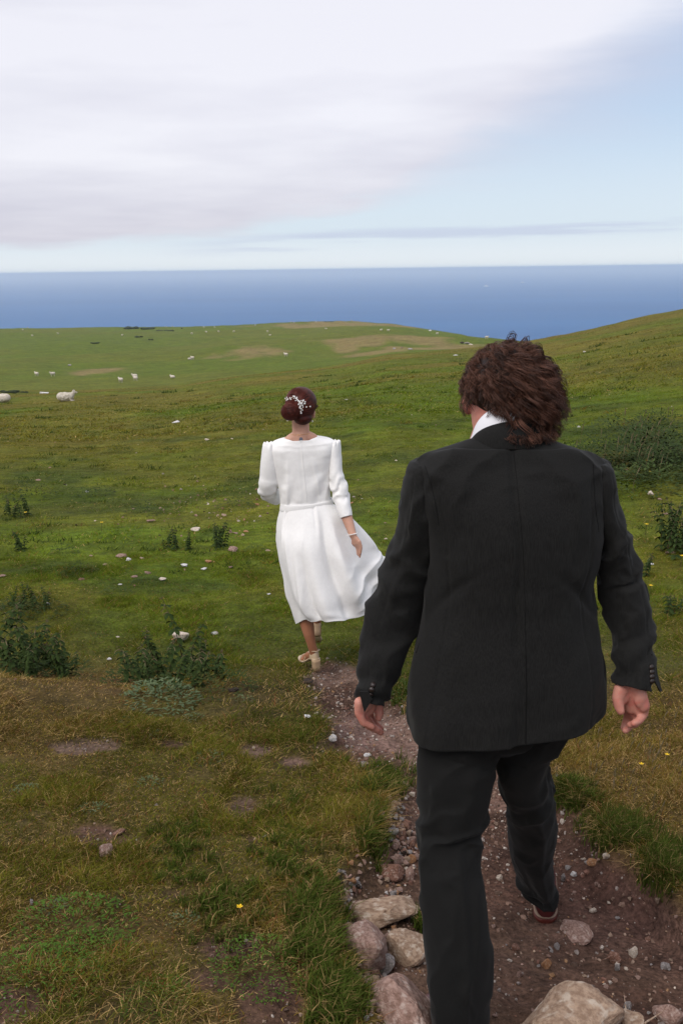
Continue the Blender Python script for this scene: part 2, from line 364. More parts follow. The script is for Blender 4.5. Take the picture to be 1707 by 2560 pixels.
# ---------------------------------------------------------------- sea
def sea_material():
    m, t, out = newmat('sea_water'); l = t.links
    b = nd(t, 'ShaderNodeBsdfDiffuse'); gl = nd(t, 'ShaderNodeBsdfGlossy'); gl.inputs['Roughness'].default_value = .3; gl.inputs['Color'].default_value = (.9, .95, 1, 1)
    mxs = nd(t, 'ShaderNodeMixShader'); mxs.inputs[0].default_value = .10; l.new(b.outputs[0], mxs.inputs[1]); l.new(gl.outputs[0], mxs.inputs[2]); l.new(mxs.outputs[0], out.inputs[0])
    geo = nd(t, 'ShaderNodeNewGeometry'); mp = nd(t, 'ShaderNodeMapping'); mp.inputs['Scale'].default_value = (.02, .05, 1); l.new(geo.outputs['Position'], mp.inputs[0])
    n = nd(t, 'ShaderNodeTexNoise'); n.inputs['Scale'].default_value = 1; n.inputs['Detail'].default_value = 8; l.new(mp.outputs[0], n.inputs['Vector'])
    bp = nd(t, 'ShaderNodeBump'); bp.inputs['Strength'].default_value = .5; bp.inputs['Distance'].default_value = 8; l.new(n.outputs[0], bp.inputs['Height']); l.new(bp.outputs[0], b.inputs['Normal']); l.new(bp.outputs[0], gl.inputs['Normal'])
    mp2 = nd(t, 'ShaderNodeMapping'); mp2.inputs['Scale'].default_value = (.0002, .0012, 1); l.new(geo.outputs['Position'], mp2.inputs[0])
    n2 = nd(t, 'ShaderNodeTexNoise'); n2.inputs['Scale'].default_value = 1; n2.inputs['Detail'].default_value = 5; l.new(mp2.outputs[0], n2.inputs['Vector'])
    r = nd(t, 'ShaderNodeMapRange'); r.inputs[1].default_value = .35; r.inputs[2].default_value = .65; l.new(n2.outputs[0], r.inputs[0])
    x = nd(t, 'ShaderNodeMix', data_type='RGBA'); l.new(r.outputs[0], x.inputs[0]); x.inputs[6].default_value = (.003, .082, .26, 1); x.inputs[7].default_value = (.012, .112, .31, 1); l.new(x.outputs[2], b.inputs['Color'])
    return m
SEA = -150.0
rs = np.array([300, 1000, 3000, 9000, 30000, 90000, 180000.]); aa = np.radians(np.arange(0, 360, 3)); Rs, As = np.meshgrid(rs, aa, indexing='ij'); ns_ = len(aa)
Vs = np.stack([Rs*np.sin(As), Rs*np.cos(As), np.full(Rs.shape, SEA)], -1).reshape(-1, 3)
j0 = (np.arange(len(rs)-1)[:, None]*ns_ + np.arange(ns_)[None, :]); j1 = (np.arange(len(rs)-1)[:, None]*ns_ + (np.arange(ns_)+1)[None, :] % ns_)
sea = link('sea', npmesh('sea', Vs, np.stack([j0, j0+ns_, j1+ns_, j1], -1).reshape(-1, 4)[:, ::-1], sea_material(), False)); tag(sea, kind='structure')
# air: pale haze over land and water
HZ = 1.3e-4
hm, ht, ho = newmat('haze_air'); hv = nd(ht, 'ShaderNodeVolumePrincipled'); hv.inputs['Density'].default_value = HZ; hv.inputs['Color'].default_value = (.85, .94, 1.0, 1); hv.inputs['Anisotropy'].default_value = .6
ht.links.new(hv.outputs[0], ho.inputs['Volume'])
B = 185000.; zb = -153.5; zt = 9.0
hV = [(x, y, z) for z in (zb, zt) for y in (-B, B) for x in (-B, B)]
hz = link('haze', npmesh('haze', hV, [[0, 2, 3, 1], [4, 5, 7, 6], [0, 1, 5, 4], [2, 6, 7, 3], [0, 4, 6, 2], [1, 3, 7, 5]], hm, False)); tag(hz, kind='stuff')
# ---------------------------------------------------------------- grass
def blade_material():
    m, t, out = newmat('grass_blade'); l = t.links
    a = nd(t, 'ShaderNodeAttribute', attribute_name='tint')
    d = nd(t, 'ShaderNodeBsdfDiffuse'); tr = nd(t, 'ShaderNodeBsdfTranslucent'); x = nd(t, 'ShaderNodeMixShader'); x.inputs[0].default_value = .3
    l.new(a.outputs[0], d.inputs[0]); l.new(a.outputs[0], tr.inputs[0]); l.new(d.outputs[0], x.inputs[1]); l.new(tr.outputs[0], x.inputs[2]); l.new(x.outputs[0], out.inputs[0]); return m
BLADE = blade_material()
GK = 1.25
def blade_cols(x, y, rng):
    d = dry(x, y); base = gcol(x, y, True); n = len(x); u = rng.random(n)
    deadp = .08 + .46*d*(1-ss(y, 8, 20)) ; dead = u < deadp
    c = base*(rng.uniform(.5, 1.45, n)[:, None])*(.55+.9*fbm(x*7, y*7, 1, 2))[:, None]
    c[:, 0] *= rng.uniform(.8, 1.2, n)
    st = STRAW[None, :]*rng.uniform(.6, 1.7, n)[:, None]
    c = np.where(dead[:, None], st, c)
    rust = (u > .95) & (y < 12); c = np.where(rust[:, None], np.array((.17, .075, .03))[None, :]*rng.uniform(.7, 1.3, n)[:, None], c)
    return c*GK, dead
def grass(n, y0, y1, hgt, wid, segs, seed, xk=.42, xo=.35):
    rng = np.random.default_rng(seed)
    y = np.sqrt(rng.random(n)*(y1*y1-y0*y0)+y0*y0) if y0 < 20 else np.exp(rng.random(n)*(math.log(y1/y0)) + math.log(y0))
    x = (rng.random(n)*2-1)*(xk*y+xo)
    d = dpath(x, y); q = bare(x, y)
    tuft = ss(fbm(x*3.1, y*3.1, 5, 3), .48, .66)
    thin = ss(fbm(x*5+9, y*5, 7, 3), .30, .42)
    keep = (rng.random(n) < ss(d, -.035, .04)*(1-.96*q)*(.35+.65*thin)) & ((rng.random(n) < .97))
    
    # worn grit near the woman's path and stony ground: fewer blades
    x, y, d, tuft = x[keep], y[keep], d[keep], tuft[keep]; n = len(x)
    z = H(x, y); c, dead = blade_cols(x, y, rng)
    edge = np.exp(-(np.maximum(d, 0)/.16)**2)*(y < 7)
    edgeR = edge*ss(x, .35, .9)
    h = hgt*rng.uniform(.45, 1.25, n)*(.55+.95*tuft+.9*edge+.5*edgeR)*np.where(dead, .85, 1)
    w = wid*rng.uniform(.6, 1.25, n)
    az = rng.random(n)*2*math.pi; lean = rng.uniform(.4, 2.3, n)*h*np.where(dead, 1.25, 1)
    lx = np.cos(az)*lean + .30*h; ly = np.sin(az)*lean*.8 - .10*h
    # edge tufts droop over the path
    lx -= edgeR*.45*h; ly -= edgeR*.45*h
    h = h*np.where(dead, .6, 1.)
    fa = rng.random(n)*math.pi; wx = np.cos(fa)*w/2; wy = np.sin(fa)*w/2*.7
    root = np.stack([x, y, z-.004], -1); wv = np.stack([wx, wy, np.zeros(n)], -1)
    tip = root + np.stack([lx, ly, h], -1); tip[:, 2] = np.maximum(tip[:, 2], root[:, 2]+.006)
    if segs == 1:
        V = np.stack([root-wv, root+wv, tip], 1).reshape(-1, 3); Fq = np.arange(n*3).reshape(-1, 3); return V, [Fq], np.repeat(c, 3, 0)
    mid = root + np.stack([lx*.28, ly*.28, h*.62], -1)
    V = np.stack([root-wv, root+wv, mid+wv*.8, mid-wv*.8, tip], 1).reshape(-1, 3); b = np.arange(n)*5
    return V, [np.stack([b, b+1, b+2, b+3], -1), np.stack([b+3, b+2, b+4], -1)], np.repeat(c, 5, 0)
QG = 1.0
for (n, a, b, h, w, sg, sd_) in ((300000, 1.5, 4.6, .028, .0034, 2, 1), (300000, 4.6, 9.5, .030, .0050, 1, 2), (240000, 9.5, 26, .034, .009, 1, 3), (190000, 26, 125, .06, .035, 1, 4)):
    V_, F_, C_ = grass(int(n*QG), a, b, h, w, sg, sd_)
    g = link('grass', npmesh('grass', V_, F_, BLADE, False, C_)); tag(g, kind='stuff')
    g['label'] = {1: 'short matted turf of green and straw blades in the foreground', 2: 'short turf around the walking woman', 3: 'grazed turf on the slope beyond the woman', 4: 'rough grass running up to the crest of the slope'}[sd_]
    g['category'] = 'grass'
# ---------------------------------------------------------------- figures: helpers
def catmull(P, n):
    P = np.asarray(P, float); m = len(P); Pp = np.vstack([2*P[0]-P[1], P, 2*P[-1]-P[-2]])
    t = np.linspace(0, m-1, n); i = np.minimum(t.astype(int), m-2); f = (t-i)[:, None]
    a, b, c, d = Pp[i], Pp[i+1], Pp[i+2], Pp[i+3]
    return .5*((2*b)+(-a+c)*f+(2*a-5*b+4*c-d)*f**2+(-a+3*b-3*c+d)*f**3)
def catmull_closed(P, n):
    P = np.asarray(P, float); m = len(P); t = np.arange(n)/n*m; i = t.astype(int); f = (t-i)[:, None]
    a, b, c, d = P[(i-1) % m], P[i % m], P[(i+1) % m], P[(i+2) % m]
    return .5*((2*b)+(-a+c)*f+(2*a-5*b+4*c-d)*f**2+(-a+3*b-3*c+d)*f**3)
def grid_mesh(name, G, mat, disp=None, closed=True, cap0=False, cap1=False, thick=0):
    """G (nv,nu,3) rings of a closed tube; disp(u,v,P)->outward offset"""
    nv, nu, _ = G.shape
    if disp is not None:
        du = np.roll(G, -1, 1)-np.roll(G, 1, 1); dv = np.gradient(G, axis=0); nn = np.cross(du, dv); nn /= np.linalg.norm(nn, axis=2, keepdims=True)+1e-9
        c = G.mean(1, keepdims=True); sgn = np.sign(((G-c)*nn).sum(2).mean()); nn *= sgn
        u = np.tile(np.arange(nu)/nu, (nv, 1)); v = np.tile(np.linspace(0, 1, nv)[:, None], (1, nu)); G = G+nn*disp(u, v, G)[..., None]
    V = G.reshape(-1, 3); a = np.arange(nv-1)[:, None]*nu; k = np.arange(nu)[None, :]
    Fq = np.stack([a+k, a+(k+1) % nu, a+nu+(k+1) % nu, a+nu+k], -1).reshape(-1, 4); Fs = [Fq]; tr = []
    for cap, base in ((cap0, 0), (cap1, (nv-1)*nu)):
        if cap:
            V = np.vstack([V, V[base:base+nu].mean(0)]); kk = np.arange(nu); t3 = np.stack([base+kk, base+(kk+1) % nu, np.full(nu, len(V)-1)], -1); tr.append(t3 if base else t3[:, ::-1])
    if tr: Fs.append(np.vstack(tr))
    me = npmesh(name, V, Fs, mat, True); bm = bmesh.new(); bm.from_mesh(me); bmesh.ops.recalc_face_normals(bm, faces=bm.faces); bm.to_mesh(me); bm.free(); return me
def rings(spec, nu, nv, sq=2.2):
    """spec rows: (Lx,Ly,Rx,Ry,Y,depth[,tilt[,YR]]) in picture pixels read on a person; returns real 3-D rings"""
    rows = []
    for r in spec:
        Lx, Ly, Rx, Ry, y, dp = r[:6]; tilt = r[6] if len(r) > 6 else 0; yr = r[7] if len(r) > 7 else y
        a = at(Lx, Ly, y); b = at(Rx, Ry, yr); rows.append([*a, *b, dp, tilt])
    R = catmull(rows, nv); Lp, Rp, dp, tl = R[:, 0:3], R[:, 3:6], R[:, 6], R[:, 7]
    C = (Lp+Rp)/2; hw = (Rp-Lp)/2; ax = np.gradient(C, axis=0); d = np.cross(ax, hw); d /= np.linalg.norm(d, axis=1, keepdims=True)
    d *= np.sign(d[:, 1:2])
    th = np.arange(nu)/nu*2*math.pi; c, s = np.cos(th), np.sin(th)
    e = 2/sq; c = np.sign(c)*np.abs(c)**e; s = np.sign(s)*np.abs(s)**e
    G = C[:, None]+hw[:, None]*c[None, :, None]+d[:, None]*(dp[:, None]*s[None, :])[..., None]
    G[:, :, 2] += (-tl[:, None]*s[None, :])
    return G
def cap(bm, p0, p1, r0, r1, n=12):
    p0, p1 = Vector(p0), Vector(p1); ax = (p1-p0); Ln = ax.length; q = Vector((0, 0, 1)).rotation_difference(ax.normalized() if Ln > 1e-6 else Vector((0, 0, 1))).to_matrix()
    prof = [(-1, 0)]+[(-math.cos(a), math.sin(a)) for a in (.5, 1.05)]; pr = [(p0, r0, h, w) for h, w in prof]+[(p0, r0, 0, 1), (p1, r1, 0, 1)]+[(p1, r1, math.cos(a), math.sin(a)) for a in (1.05, .5)]+[(p1, r1, 1, 0)]
    ringsv = []
    for c, r, h, w in pr:
        if w == 0: ringsv.append([bm.verts.new(c+q@Vector((0, 0, h*r)))])
        else: ringsv.append([bm.verts.new(c+q@Vector((r*w*math.cos(2*math.pi*i/n), r*w*math.sin(2*math.pi*i/n), h*r))) for i in range(n)])
    for a, b in zip(ringsv[:-1], ringsv[1:]):
        for i in range(n):
            if len(a) == 1: bm.faces.new((a[0], b[(i+1) % n], b[i]))
            elif len(b) == 1: bm.faces.new((a[i], a[(i+1) % n], b[0]))
            else: bm.faces.new((a[i], a[(i+1) % n], b[(i+1) % n], b[i]))
def ell(bm, c, r, rot=None, sub=3):
    m = Matrix.Translation(Vector(c)) @ (rot.to_4x4() if rot else Matrix.Identity(4)) @ Matrix.Diagonal((*r, 1)); bmesh.ops.create_icosphere(bm, subdivisions=sub, radius=1, matrix=m)
def chain(bm, pts, n=12):
    for (p, r), (q, s) in zip(pts[:-1], pts[1:]): cap(bm, p, q, r, s, n)
def voxel(name, bm, vox, smooth, mat, parent, iters=6, dec=None):
    bmesh.ops.recalc_face_normals(bm, faces=bm.faces); me = bpy.data.meshes.new(name); bm.to_mesh(me); bm.free(); o = link(name, me, parent)
    md = o.modifiers.new('r', 'REMESH'); md.mode = 'VOXEL'; md.voxel_size = vox; md.use_smooth_shade = True
    if iters: s = o.modifiers.new('s', 'SMOOTH'); s.factor = smooth; s.iterations = iters
    if dec: q = o.modifiers.new('d', 'DECIMATE'); q.ratio = dec
    bpy.context.view_layer.update(); dg = bpy.context.evaluated_depsgraph_get(); m2 = bpy.data.meshes.new_from_object(o.evaluated_get(dg)); o.modifiers.clear(); o.data = m2; m2.name = name
    m2.materials.clear(); m2.materials.append(mat); m2.polygons.foreach_set('use_smooth', np.ones(len(m2.polygons), bool)); return o
def bmobj(name, bm, mat, parent, smooth=True):
    me = bpy.data.meshes.new(name); bm.to_mesh(me); bm.free(); me.materials.append(mat); me.polygons.foreach_set('use_smooth', np.full(len(me.polygons), smooth, bool)); return link(name, me, parent)
def tubes(name, paths, radii, mat, n=3, cols=None):
    """paths (m,k,3); radii (m,k) -> joined slender tubes"""
    P = np.asarray(paths, float); m, k, _ = P.shape; tg = np.gradient(P, axis=1); tg /= np.linalg.norm(tg, axis=2, keepdims=True)+1e-9
    ref = np.where(np.abs(tg[..., 2:3]) < .8, np.array([0, 0, 1.]), np.array([1., 0, 0])); a = np.cross(tg, ref); a /= np.linalg.norm(a, axis=2, keepdims=True)+1e-9; b = np.cross(tg, a)
    th = np.arange(n)/n*2*math.pi; R = np.asarray(radii)[..., None, None]
    V = P[:, :, None]+R*(a[:, :, None]*np.cos(th)[None, None, :, None]+b[:, :, None]*np.sin(th)[None, None, :, None])
    idx = np.arange(m*k*n).reshape(m, k, n); q0 = idx[:, :-1]; q1 = idx[:, 1:]
    Fq = np.stack([q0, np.roll(q0, -1, 2), np.roll(q1, -1, 2), q1], -1).reshape(-1, 4)
    return npmesh(name, V.reshape(-1, 3), Fq, mat, True, None if cols is None else np.repeat(cols, k*n, 0))
def bvh(o):
    me = o.data; mw = Matrix.Identity(4); return BVHTree.FromPolygons([v.co.copy() for v in me.vertices], [tuple(p.vertices) for p in me.polygons])
def hit(tree, px, py):
    d = ray(px, py).normalized(); h = tree.ray_cast(Vector((0, 0, CZ)), d); return (h[0], h[1]) if h[0] else (None, None)
def ridge(x, c, w): return np.exp(-((x-c)/w)**2)
def udist(u, c): d = np.abs(u-c); return np.minimum(d, 1-d)*np.where(((u-c) % 1) < .5, 1, -1)
# materials for people
SUIT = material('suit_wool', (.0050, .0049, .0047), (.0130, .0128, .0122), .85, 60, 3, stretch=(14, 14, .5), spec=.2, sheen=.05)
SUITD = material('trouser_wool', (.0040, .0039, .0037), (.0066, .0065, .0062), .85, 60, 3, stretch=(14, 14, .5), spec=.2, sheen=.04)
BUTTON = material('dark_button', (.02, .012, .010), rough=.35, spec=.5)
SHIRT = material('white_cotton', (.80, .80, .84), rough=.8)
SKIN_M = material('skin_ruddy', (.47, .185, .14), (.57, .26, .20), .55, 22, 4, c3=(.56, .19, .15), c3scale=26, bump=.15, bscale=70, bdist=.0012, sss=.15)
SKIN_W = material('skin_fair', (.50, .27, .19), (.56, .32, .235), .55, 7, 4, bump=.05, bscale=80, bdist=.0008, sss=.15)
SKIN_T = material('skin_tan', (.36, .15, .08), (.40, .175, .10), .5, 7, 4)
CREPE = material('white_crepe', (.84, .83, .82), (.87, .86, .85), .75, 40, 2, bump=.04, bscale=500, bdist=.0004, sheen=.1)
HAIR_B = material('brown_hair', (.018, .0085, .0055), rough=.5, spec=.35)
HAIR_S = material('brown_hair_strands', (1, 1, 1), rough=.48, spec=.25, attr='tint')
HAIR_R = material('auburn_hair', (.030, .0075, .0055), (.085, .020, .014), .5, 30, 3, stretch=(1, 1, 1), spec=.2)
LEATHER = material('burgundy_leather', (.09, .018, .018), (.055, .012, .014), .32, 12, spec=.5)
WELT = material('pale_welt', (.22, .155, .115), rough=.8)
SOLE = material('red_brown_sole', (.085, .018, .013), rough=.45)
GOLDL = material('champagne_leather', (.52, .40, .27), (.46, .34, .22), .35, 12, spec=.5)
HEELM = material('beige_heel', (.40, .27, .165), (.44, .31, .19), .6, 30)
PEARL = material('pearl', (.82, .80, .78), rough=.2, spec=.6)
GOLD = material('gold', (.8, .5, .2), rough=.25, metal=1)
INK = material('tattoo_ink', (.11, .11, .14), (.16, .16, .2), .6, 300)
EYEW = material('eye_white', (.7, .68, .66), rough=.2, spec=.5)
# ================================================================ the man
MY = 2.45
mbase = Vector((at(1240, 1900, 2.55).x, 2.55, float(H(np.array([.35]), np.array([2.55]))[0])))
man = empty('person', mbase); tag(man, 'man in charcoal suit with windblown brown hair striding down the stony path', 'person')
bm = bmesh.new()
hc = at(1258, 985, 2.52)                                   # skull centre
hr = Matrix.Rotation(math.radians(14), 3, 'Z') @ Matrix.Rotation(math.radians(-14), 3, 'X')
ell(bm, hc+Vector((0, .0, .01)), (.077, .098, .104), hr)
def hp(x, y, z): return hc + hr @ Vector((x, y, z))
ell(bm, hp(0, .035, -.065), (.060, .062, .062), hr)         # jaw
cap(bm, hp(0, .088, .0), hp(0, .112, -.030), .009, .014)    # nose
ell(bm, hp(0, .095, -.062), (.024, .012, .008), hr); ell(bm, hp(0, .092, -.073), (.021, .012, .008), hr); ell(bm, hp(0, .075, -.10), (.024, .022, .018), hr)
ell(bm, hp(-.032, .080, .022), (.026, .014, .008), hr); ell(bm, hp(.032, .080, .022), (.026, .014, .008), hr)
eL = at(1165, 1005, 2.53)
for c0 in (eL, hp(.082, .005, -.015)):
    ell(bm, c0, (.010, .017, .031), hr); ell(bm, c0+Vector((.004, .002, -.02)), (.010, .012, .014), hr)
neck0 = at(1245, 1060, 2.50); neck1 = at(1258, 1150, 2.45)
cap(bm, neck0+Vector((-.008, 0, .03)), neck1, .063, .066); cap(bm, at(1228, 1070, 2.52), at(1215, 1140, 2.47), .045, .055)
sh = {-1: at(1062, 1205, 2.45), 1: at(1480, 1205, 2.45)}
ell(bm, at(1272, 1240, MY), (.17, .085, .10)); ell(bm, at(1270, 1400, MY), (.155, .09, .20)); ell(bm, at(1270, 1640, MY), (.14, .085, .16)); ell(bm, at(1240, 1760, MY), (.13, .08, .09))
for s, el, wr in ((-1, at(998, 1500, 2.50), at(926, 1735, 2.44)), (1, at(1560, 1480, 2.48), at(1583, 1700, 2.38))):
    chain(bm, [(at(1272+s*150, 1190, MY), .05), (sh[s], .044), (el, .026), (wr, .026)])
hipL, hipR = at(1150, 1850, 2.43), at(1315, 1850, 2.47)
chain(bm, [(hipL, .07), (at(1125, 2110, 2.38), .056), (at(1135, 2400, 2.22), .045), (at(1140, 2530, 2.22), .035)])
chain(bm, [(hipR, .052), (at(1330, 2050, 2.70), .046), (at(1345, 2150, 2.86), .045), (at(1352, 2215, 2.92), .035)])
pass
# left hand: back edge towards us, palm turned rearward, fingers curled to the right
def P_(x, y, Y): return at(x, y, Y)
w0 = at(926, 1735, 2.44)
def fing(pts, rs_): chain(bm, [(at(*p), r) for p, r in zip(pts, rs_)], 12)
for p in ((905, 1768, 2.43), (921, 1772, 2.455), (914, 1762, 2.47), (902, 1758, 2.45)): cap(bm, w0, at(*p), .025, .019)
fing([(898, 1755, 2.42), (896, 1780, 2.42), (908, 1806, 2.42), (930, 1817, 2.425)], (.014, .0118, .0105, .009))
fing([(903, 1760, 2.44), (904, 1788, 2.44), (920, 1814, 2.44), (943, 1825, 2.445)], (.015, .0125, .0112, .0092))
fing([(912, 1762, 2.46), (915, 1792, 2.47), (931, 1817, 2.47), (952, 1831, 2.47)], (.015, .0122, .0112, .0092))
fing([(920, 1762, 2.485), (924, 1790, 2.50), (936, 1808, 2.505), (952, 1822, 2.50)], (.014, .0115, .0105, .0088))
fing([(932, 1742, 2.47), (944, 1762, 2.475), (948, 1782, 2.47), (947, 1794, 2.465)], (.019, .0145, .0128, .0108))
# right hand: palm faces us, thumb to the left, fingers curled down and left
w1 = at(1583, 1700, 2.38)
for p in ((1607, 1765, 2.37), (1592, 1772, 2.385), (1576, 1770, 2.395), (1565, 1760, 2.40)): cap(bm, w1, at(*p), .026, .0165)
ell(bm, at(1599, 1745, 2.362), (.016, .012, .028)); ell(bm, at(1556, 1738, 2.375), (.017, .014, .026))
fing([(1609, 1762, 2.375), (1608, 1785, 2.38), (1596, 1802, 2.365), (1583, 1808, 2.35)], (.0155, .0118, .0105, .009))
fing([(1598, 1768, 2.385), (1597, 1795, 2.40), (1586, 1810, 2.385), (1574, 1812, 2.37)], (.0155, .0125, .011, .0092))
fing([(1583, 1768, 2.40), (1578, 1798, 2.42), (1569, 1818, 2.41), (1562, 1826, 2.395)], (.0155, .0125, .0112, .0095))
fing([(1572, 1763, 2.41), (1569, 1790, 2.43), (1563, 1809, 2.43), (1558, 1820, 2.42)], (.015, .012, .0108, .009))
fing([(1552, 1722, 2.375), (1543, 1745, 2.37), (1546, 1765, 2.365), (1550, 1777, 2.36)], (.020, .0155, .0135, .0115))
mbody = voxel('body', bm, .0036, .5, SKIN_M, man, 3, .30)
for s in (-1, 1):
    b2 = bmesh.new(); ell(b2, hp(s*.032, .083, .004), (.012, .012, .012), None, 2); bmobj('eye', b2, EYEW, man)
# jacket
jsp = [(1186, 1098, 1350, 1098, 2.462, .055), (1136, 1110, 1404, 1112, 2.457, .067), (1084, 1126, 1456, 1128, 2.453, .083), (1048, 1145, 1496, 1147, 2.45, .099), (1034, 1185, 1508, 1185, 2.45, .119),
       (1040, 1240, 1505, 1240, MY, .138), (1060, 1310, 1502, 1320, MY, .150), (1066, 1380, 1494, 1390, MY, .148), (1066, 1450, 1480, 1460, MY, .143), (1058, 1530, 1486, 1530, MY, .145), (1040, 1620, 1500, 1610, MY, .155),
       (1024, 1700, 1508, 1680, MY, .165), (1013, 1765, 1508, 1730, MY, .170), (1013, 1824, 1503, 1768, MY, .172)]
def jdisp(u, v, P):
    dn = udist(u, .7475)                                    # seam line down the middle of the back
    n = fbm(u*9+v*3, v*7, 2, 3)-.5
    d = -.0075*ridge(dn, 0, .0036)*ss(v, .10, .2)*(1-ss(v, .72, .75))
    # vent: left flap lies over the right
    d += -.013*ss(v, .72, .92)*ss(dn, .0, .004)*(1-ss(dn, .0, .14)) + .003*ss(v, .72, .9)*ss(dn, -.06, 0)*(1-ss(dn, 0, .003))
    # shoulder blades, drape and pulls
    d += .010*(ridge(dn, -.11, .05)+ridge(dn, .11, .05))*ridge(v, .27, .12)
    d += .016*n*ss(v, .1, .3)
    d += .007*(.5-np.abs(np.sin((v*14+np.abs(dn)*13+3*n))))*ridge(v, .58, .16)*ss(np.abs(dn), .01, .10) + .006*(.5-np.abs(np.sin(np.abs(dn)*34-v*9+4*n)))*ss(v, .12, .22)*(1-ss(v, .35, .5))
    d += -.007*ridge(v-.5-.9*np.abs(dn), .0, .018)*ridge(np.abs(dn), .13, .07)
    d += .006*ridge(v-.36+.5*np.abs(dn), 0, .02)*ridge(np.abs(dn), .17, .05)
    # side panel seams
    d += -.0025*(ridge(np.abs(dn), .135, .004))*ss(v, .25, .35)
    d += .010*np.sin(u*2*math.pi*5+1)*ss(v, .75, 1.0)*ss(np.abs(dn), .03, .1)
    return d
G = rings(jsp, 260, 180, 2.35)
jacket = link('jacket', grid_mesh('jacket', G, SUIT, jdisp), man)
md = jacket.modifiers.new('cloth', 'SOLIDIFY'); md.thickness = .004; md.offset = -1
jtree = bvh(jacket)
def sdisp(seed, elb, amp=.0135):
    def f(u, v, P):
        n = fbm(u*4+seed, v*9, seed % 5, 3)-.5
        d = amp*1.1*n + amp*1.1*(.5-np.abs(np.sin(v*26+np.cos(u*2*math.pi+seed)*1.6+4*n)))*ridge(v, elb, .11) + amp*.6*(.5-np.abs(np.sin(v*11+u*9+5*n+seed)))*ss(v, .12, .3) + amp*.35*np.sin(v*48+np.sin(u*2*math.pi+seed)*3)*ss(v, .6, .9)
        d += -.0016*ridge(udist(u, .66 if seed < 5 else .84), 0, .012)*ss(v, .1, .2)
        return d
    return f
lsl = [(1040, 1150, 1070, 1152, MY, .03), (1021, 1163, 1082, 1165, MY, .055), (1010, 1200, 1084, 1205, MY, .070), (998, 1255, 1092, 1262, 2.455, .078), (983, 1325, 1093, 1335, 2.47, .078), (957, 1405, 1090, 1420, 2.49, .074), (927, 1495, 1074, 1512, 2.50, .069),
       (906, 1580, 1036, 1600, 2.49, .062), (894, 1660, 1002, 1680, 2.465, .056), (892, 1710, 978, 1735, 2.45, .051), (897, 1748, 962, 1762, 2.44, .048)]
rsl = [(1474, 1152, 1504, 1150, MY, .03), (1462, 1165, 1522, 1160, MY, .055), (1456, 1205, 1534, 1200, MY, .070), (1456, 1262, 1545, 1255, 2.455, .078), (1482, 1345, 1570, 1330, 2.465, .078), (1487, 1400, 1588, 1385, 2.47, .075), (1490, 1460, 1603, 1445, 2.475, .071),
       (1508, 1530, 1624, 1515, 2.455, .066), (1528, 1600, 1632, 1590, 2.43, .060), (1538, 1660, 1634, 1650, 2.40, .055), (1536, 1708, 1625, 1728, 2.38, .050)]
for nm_, sp_, sd_, elb in (('L', lsl, 3, .55), ('R', rsl, 7, .48)):
    G = rings(sp_, 96, 150, 2.1); me = grid_mesh('sleeve', G, SUIT, sdisp(sd_, elb), cap0=True)
    so = link('sleeve', me, jacket); m_ = so.modifiers.new('cloth', 'SOLIDIFY'); m_.thickness = .004; m_.offset = -1
    tr_ = bvh(so)
    # four cuff buttons
    bl = [(932, 1712), (929, 1724), (926, 1736), (923, 1748)] if nm_ == 'L' else [(1627, 1668), (1628, 1680), (1628, 1692), (1628, 1703)]
    for b_ in bl:
        p, n_ = hit(tr_, *b_)
        if p is None: continue
        b2 = bmesh.new(); bmesh.ops.create_cone(b2, cap_ends=True, segments=16, radius1=.0075, radius2=.0065, depth=.0035); bmesh.ops.transform(b2, matrix=Matrix.Translation(p+(-n_ if n_.dot(ray(*b_)) > 0 else n_)*.002) @ n_.to_track_quat('Z', 'Y').to_matrix().to_4x4(), verts=b2.verts); bmobj('button', b2, BUTTON, so)
# black tubes painting the shade along back seam, vent edge and armhole seams
SEAM_SHADE = material('painted_seam_shade', (.003, .003, .003), rough=1.0)
def seam_shade_line(pts, n, tree, par, r_=.0008):
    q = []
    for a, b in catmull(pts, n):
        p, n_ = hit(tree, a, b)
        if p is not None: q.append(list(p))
    if len(q) > 3: link('seam_shade', tubes('seam_shade', np.array([q]), np.full((1, len(q)), r_), SEAM_SHADE, 5), par)
seam_shade_line([(1283, 1128), (1296, 1250), (1308, 1400), (1312, 1560), (1314, 1640)], 60, jtree, jacket)
seam_shade_line([(1314, 1640), (1315, 1720), (1314, 1800), (1313, 1870)], 40, jtree, jacket, .0017)
seam_shade_line([(1062, 1165), (1078, 1215), (1090, 1270), (1096, 1312)], 24, jtree, jacket, .0011)
seam_shade_line([(1482, 1160), (1484, 1215), (1488, 1270), (1496, 1330)], 24, jtree, jacket, .0011)
0 and seam_shade_line([(1130, 1380), (1110, 1480), (1106, 1600), (1098, 1720), (1092, 1830)], 50, jtree, jacket, .0007)
0 and seam_shade_line([(1446, 1390), (1440, 1480), (1448, 1600), (1456, 1720), (1462, 1790)], 50, jtree, jacket, .0007)
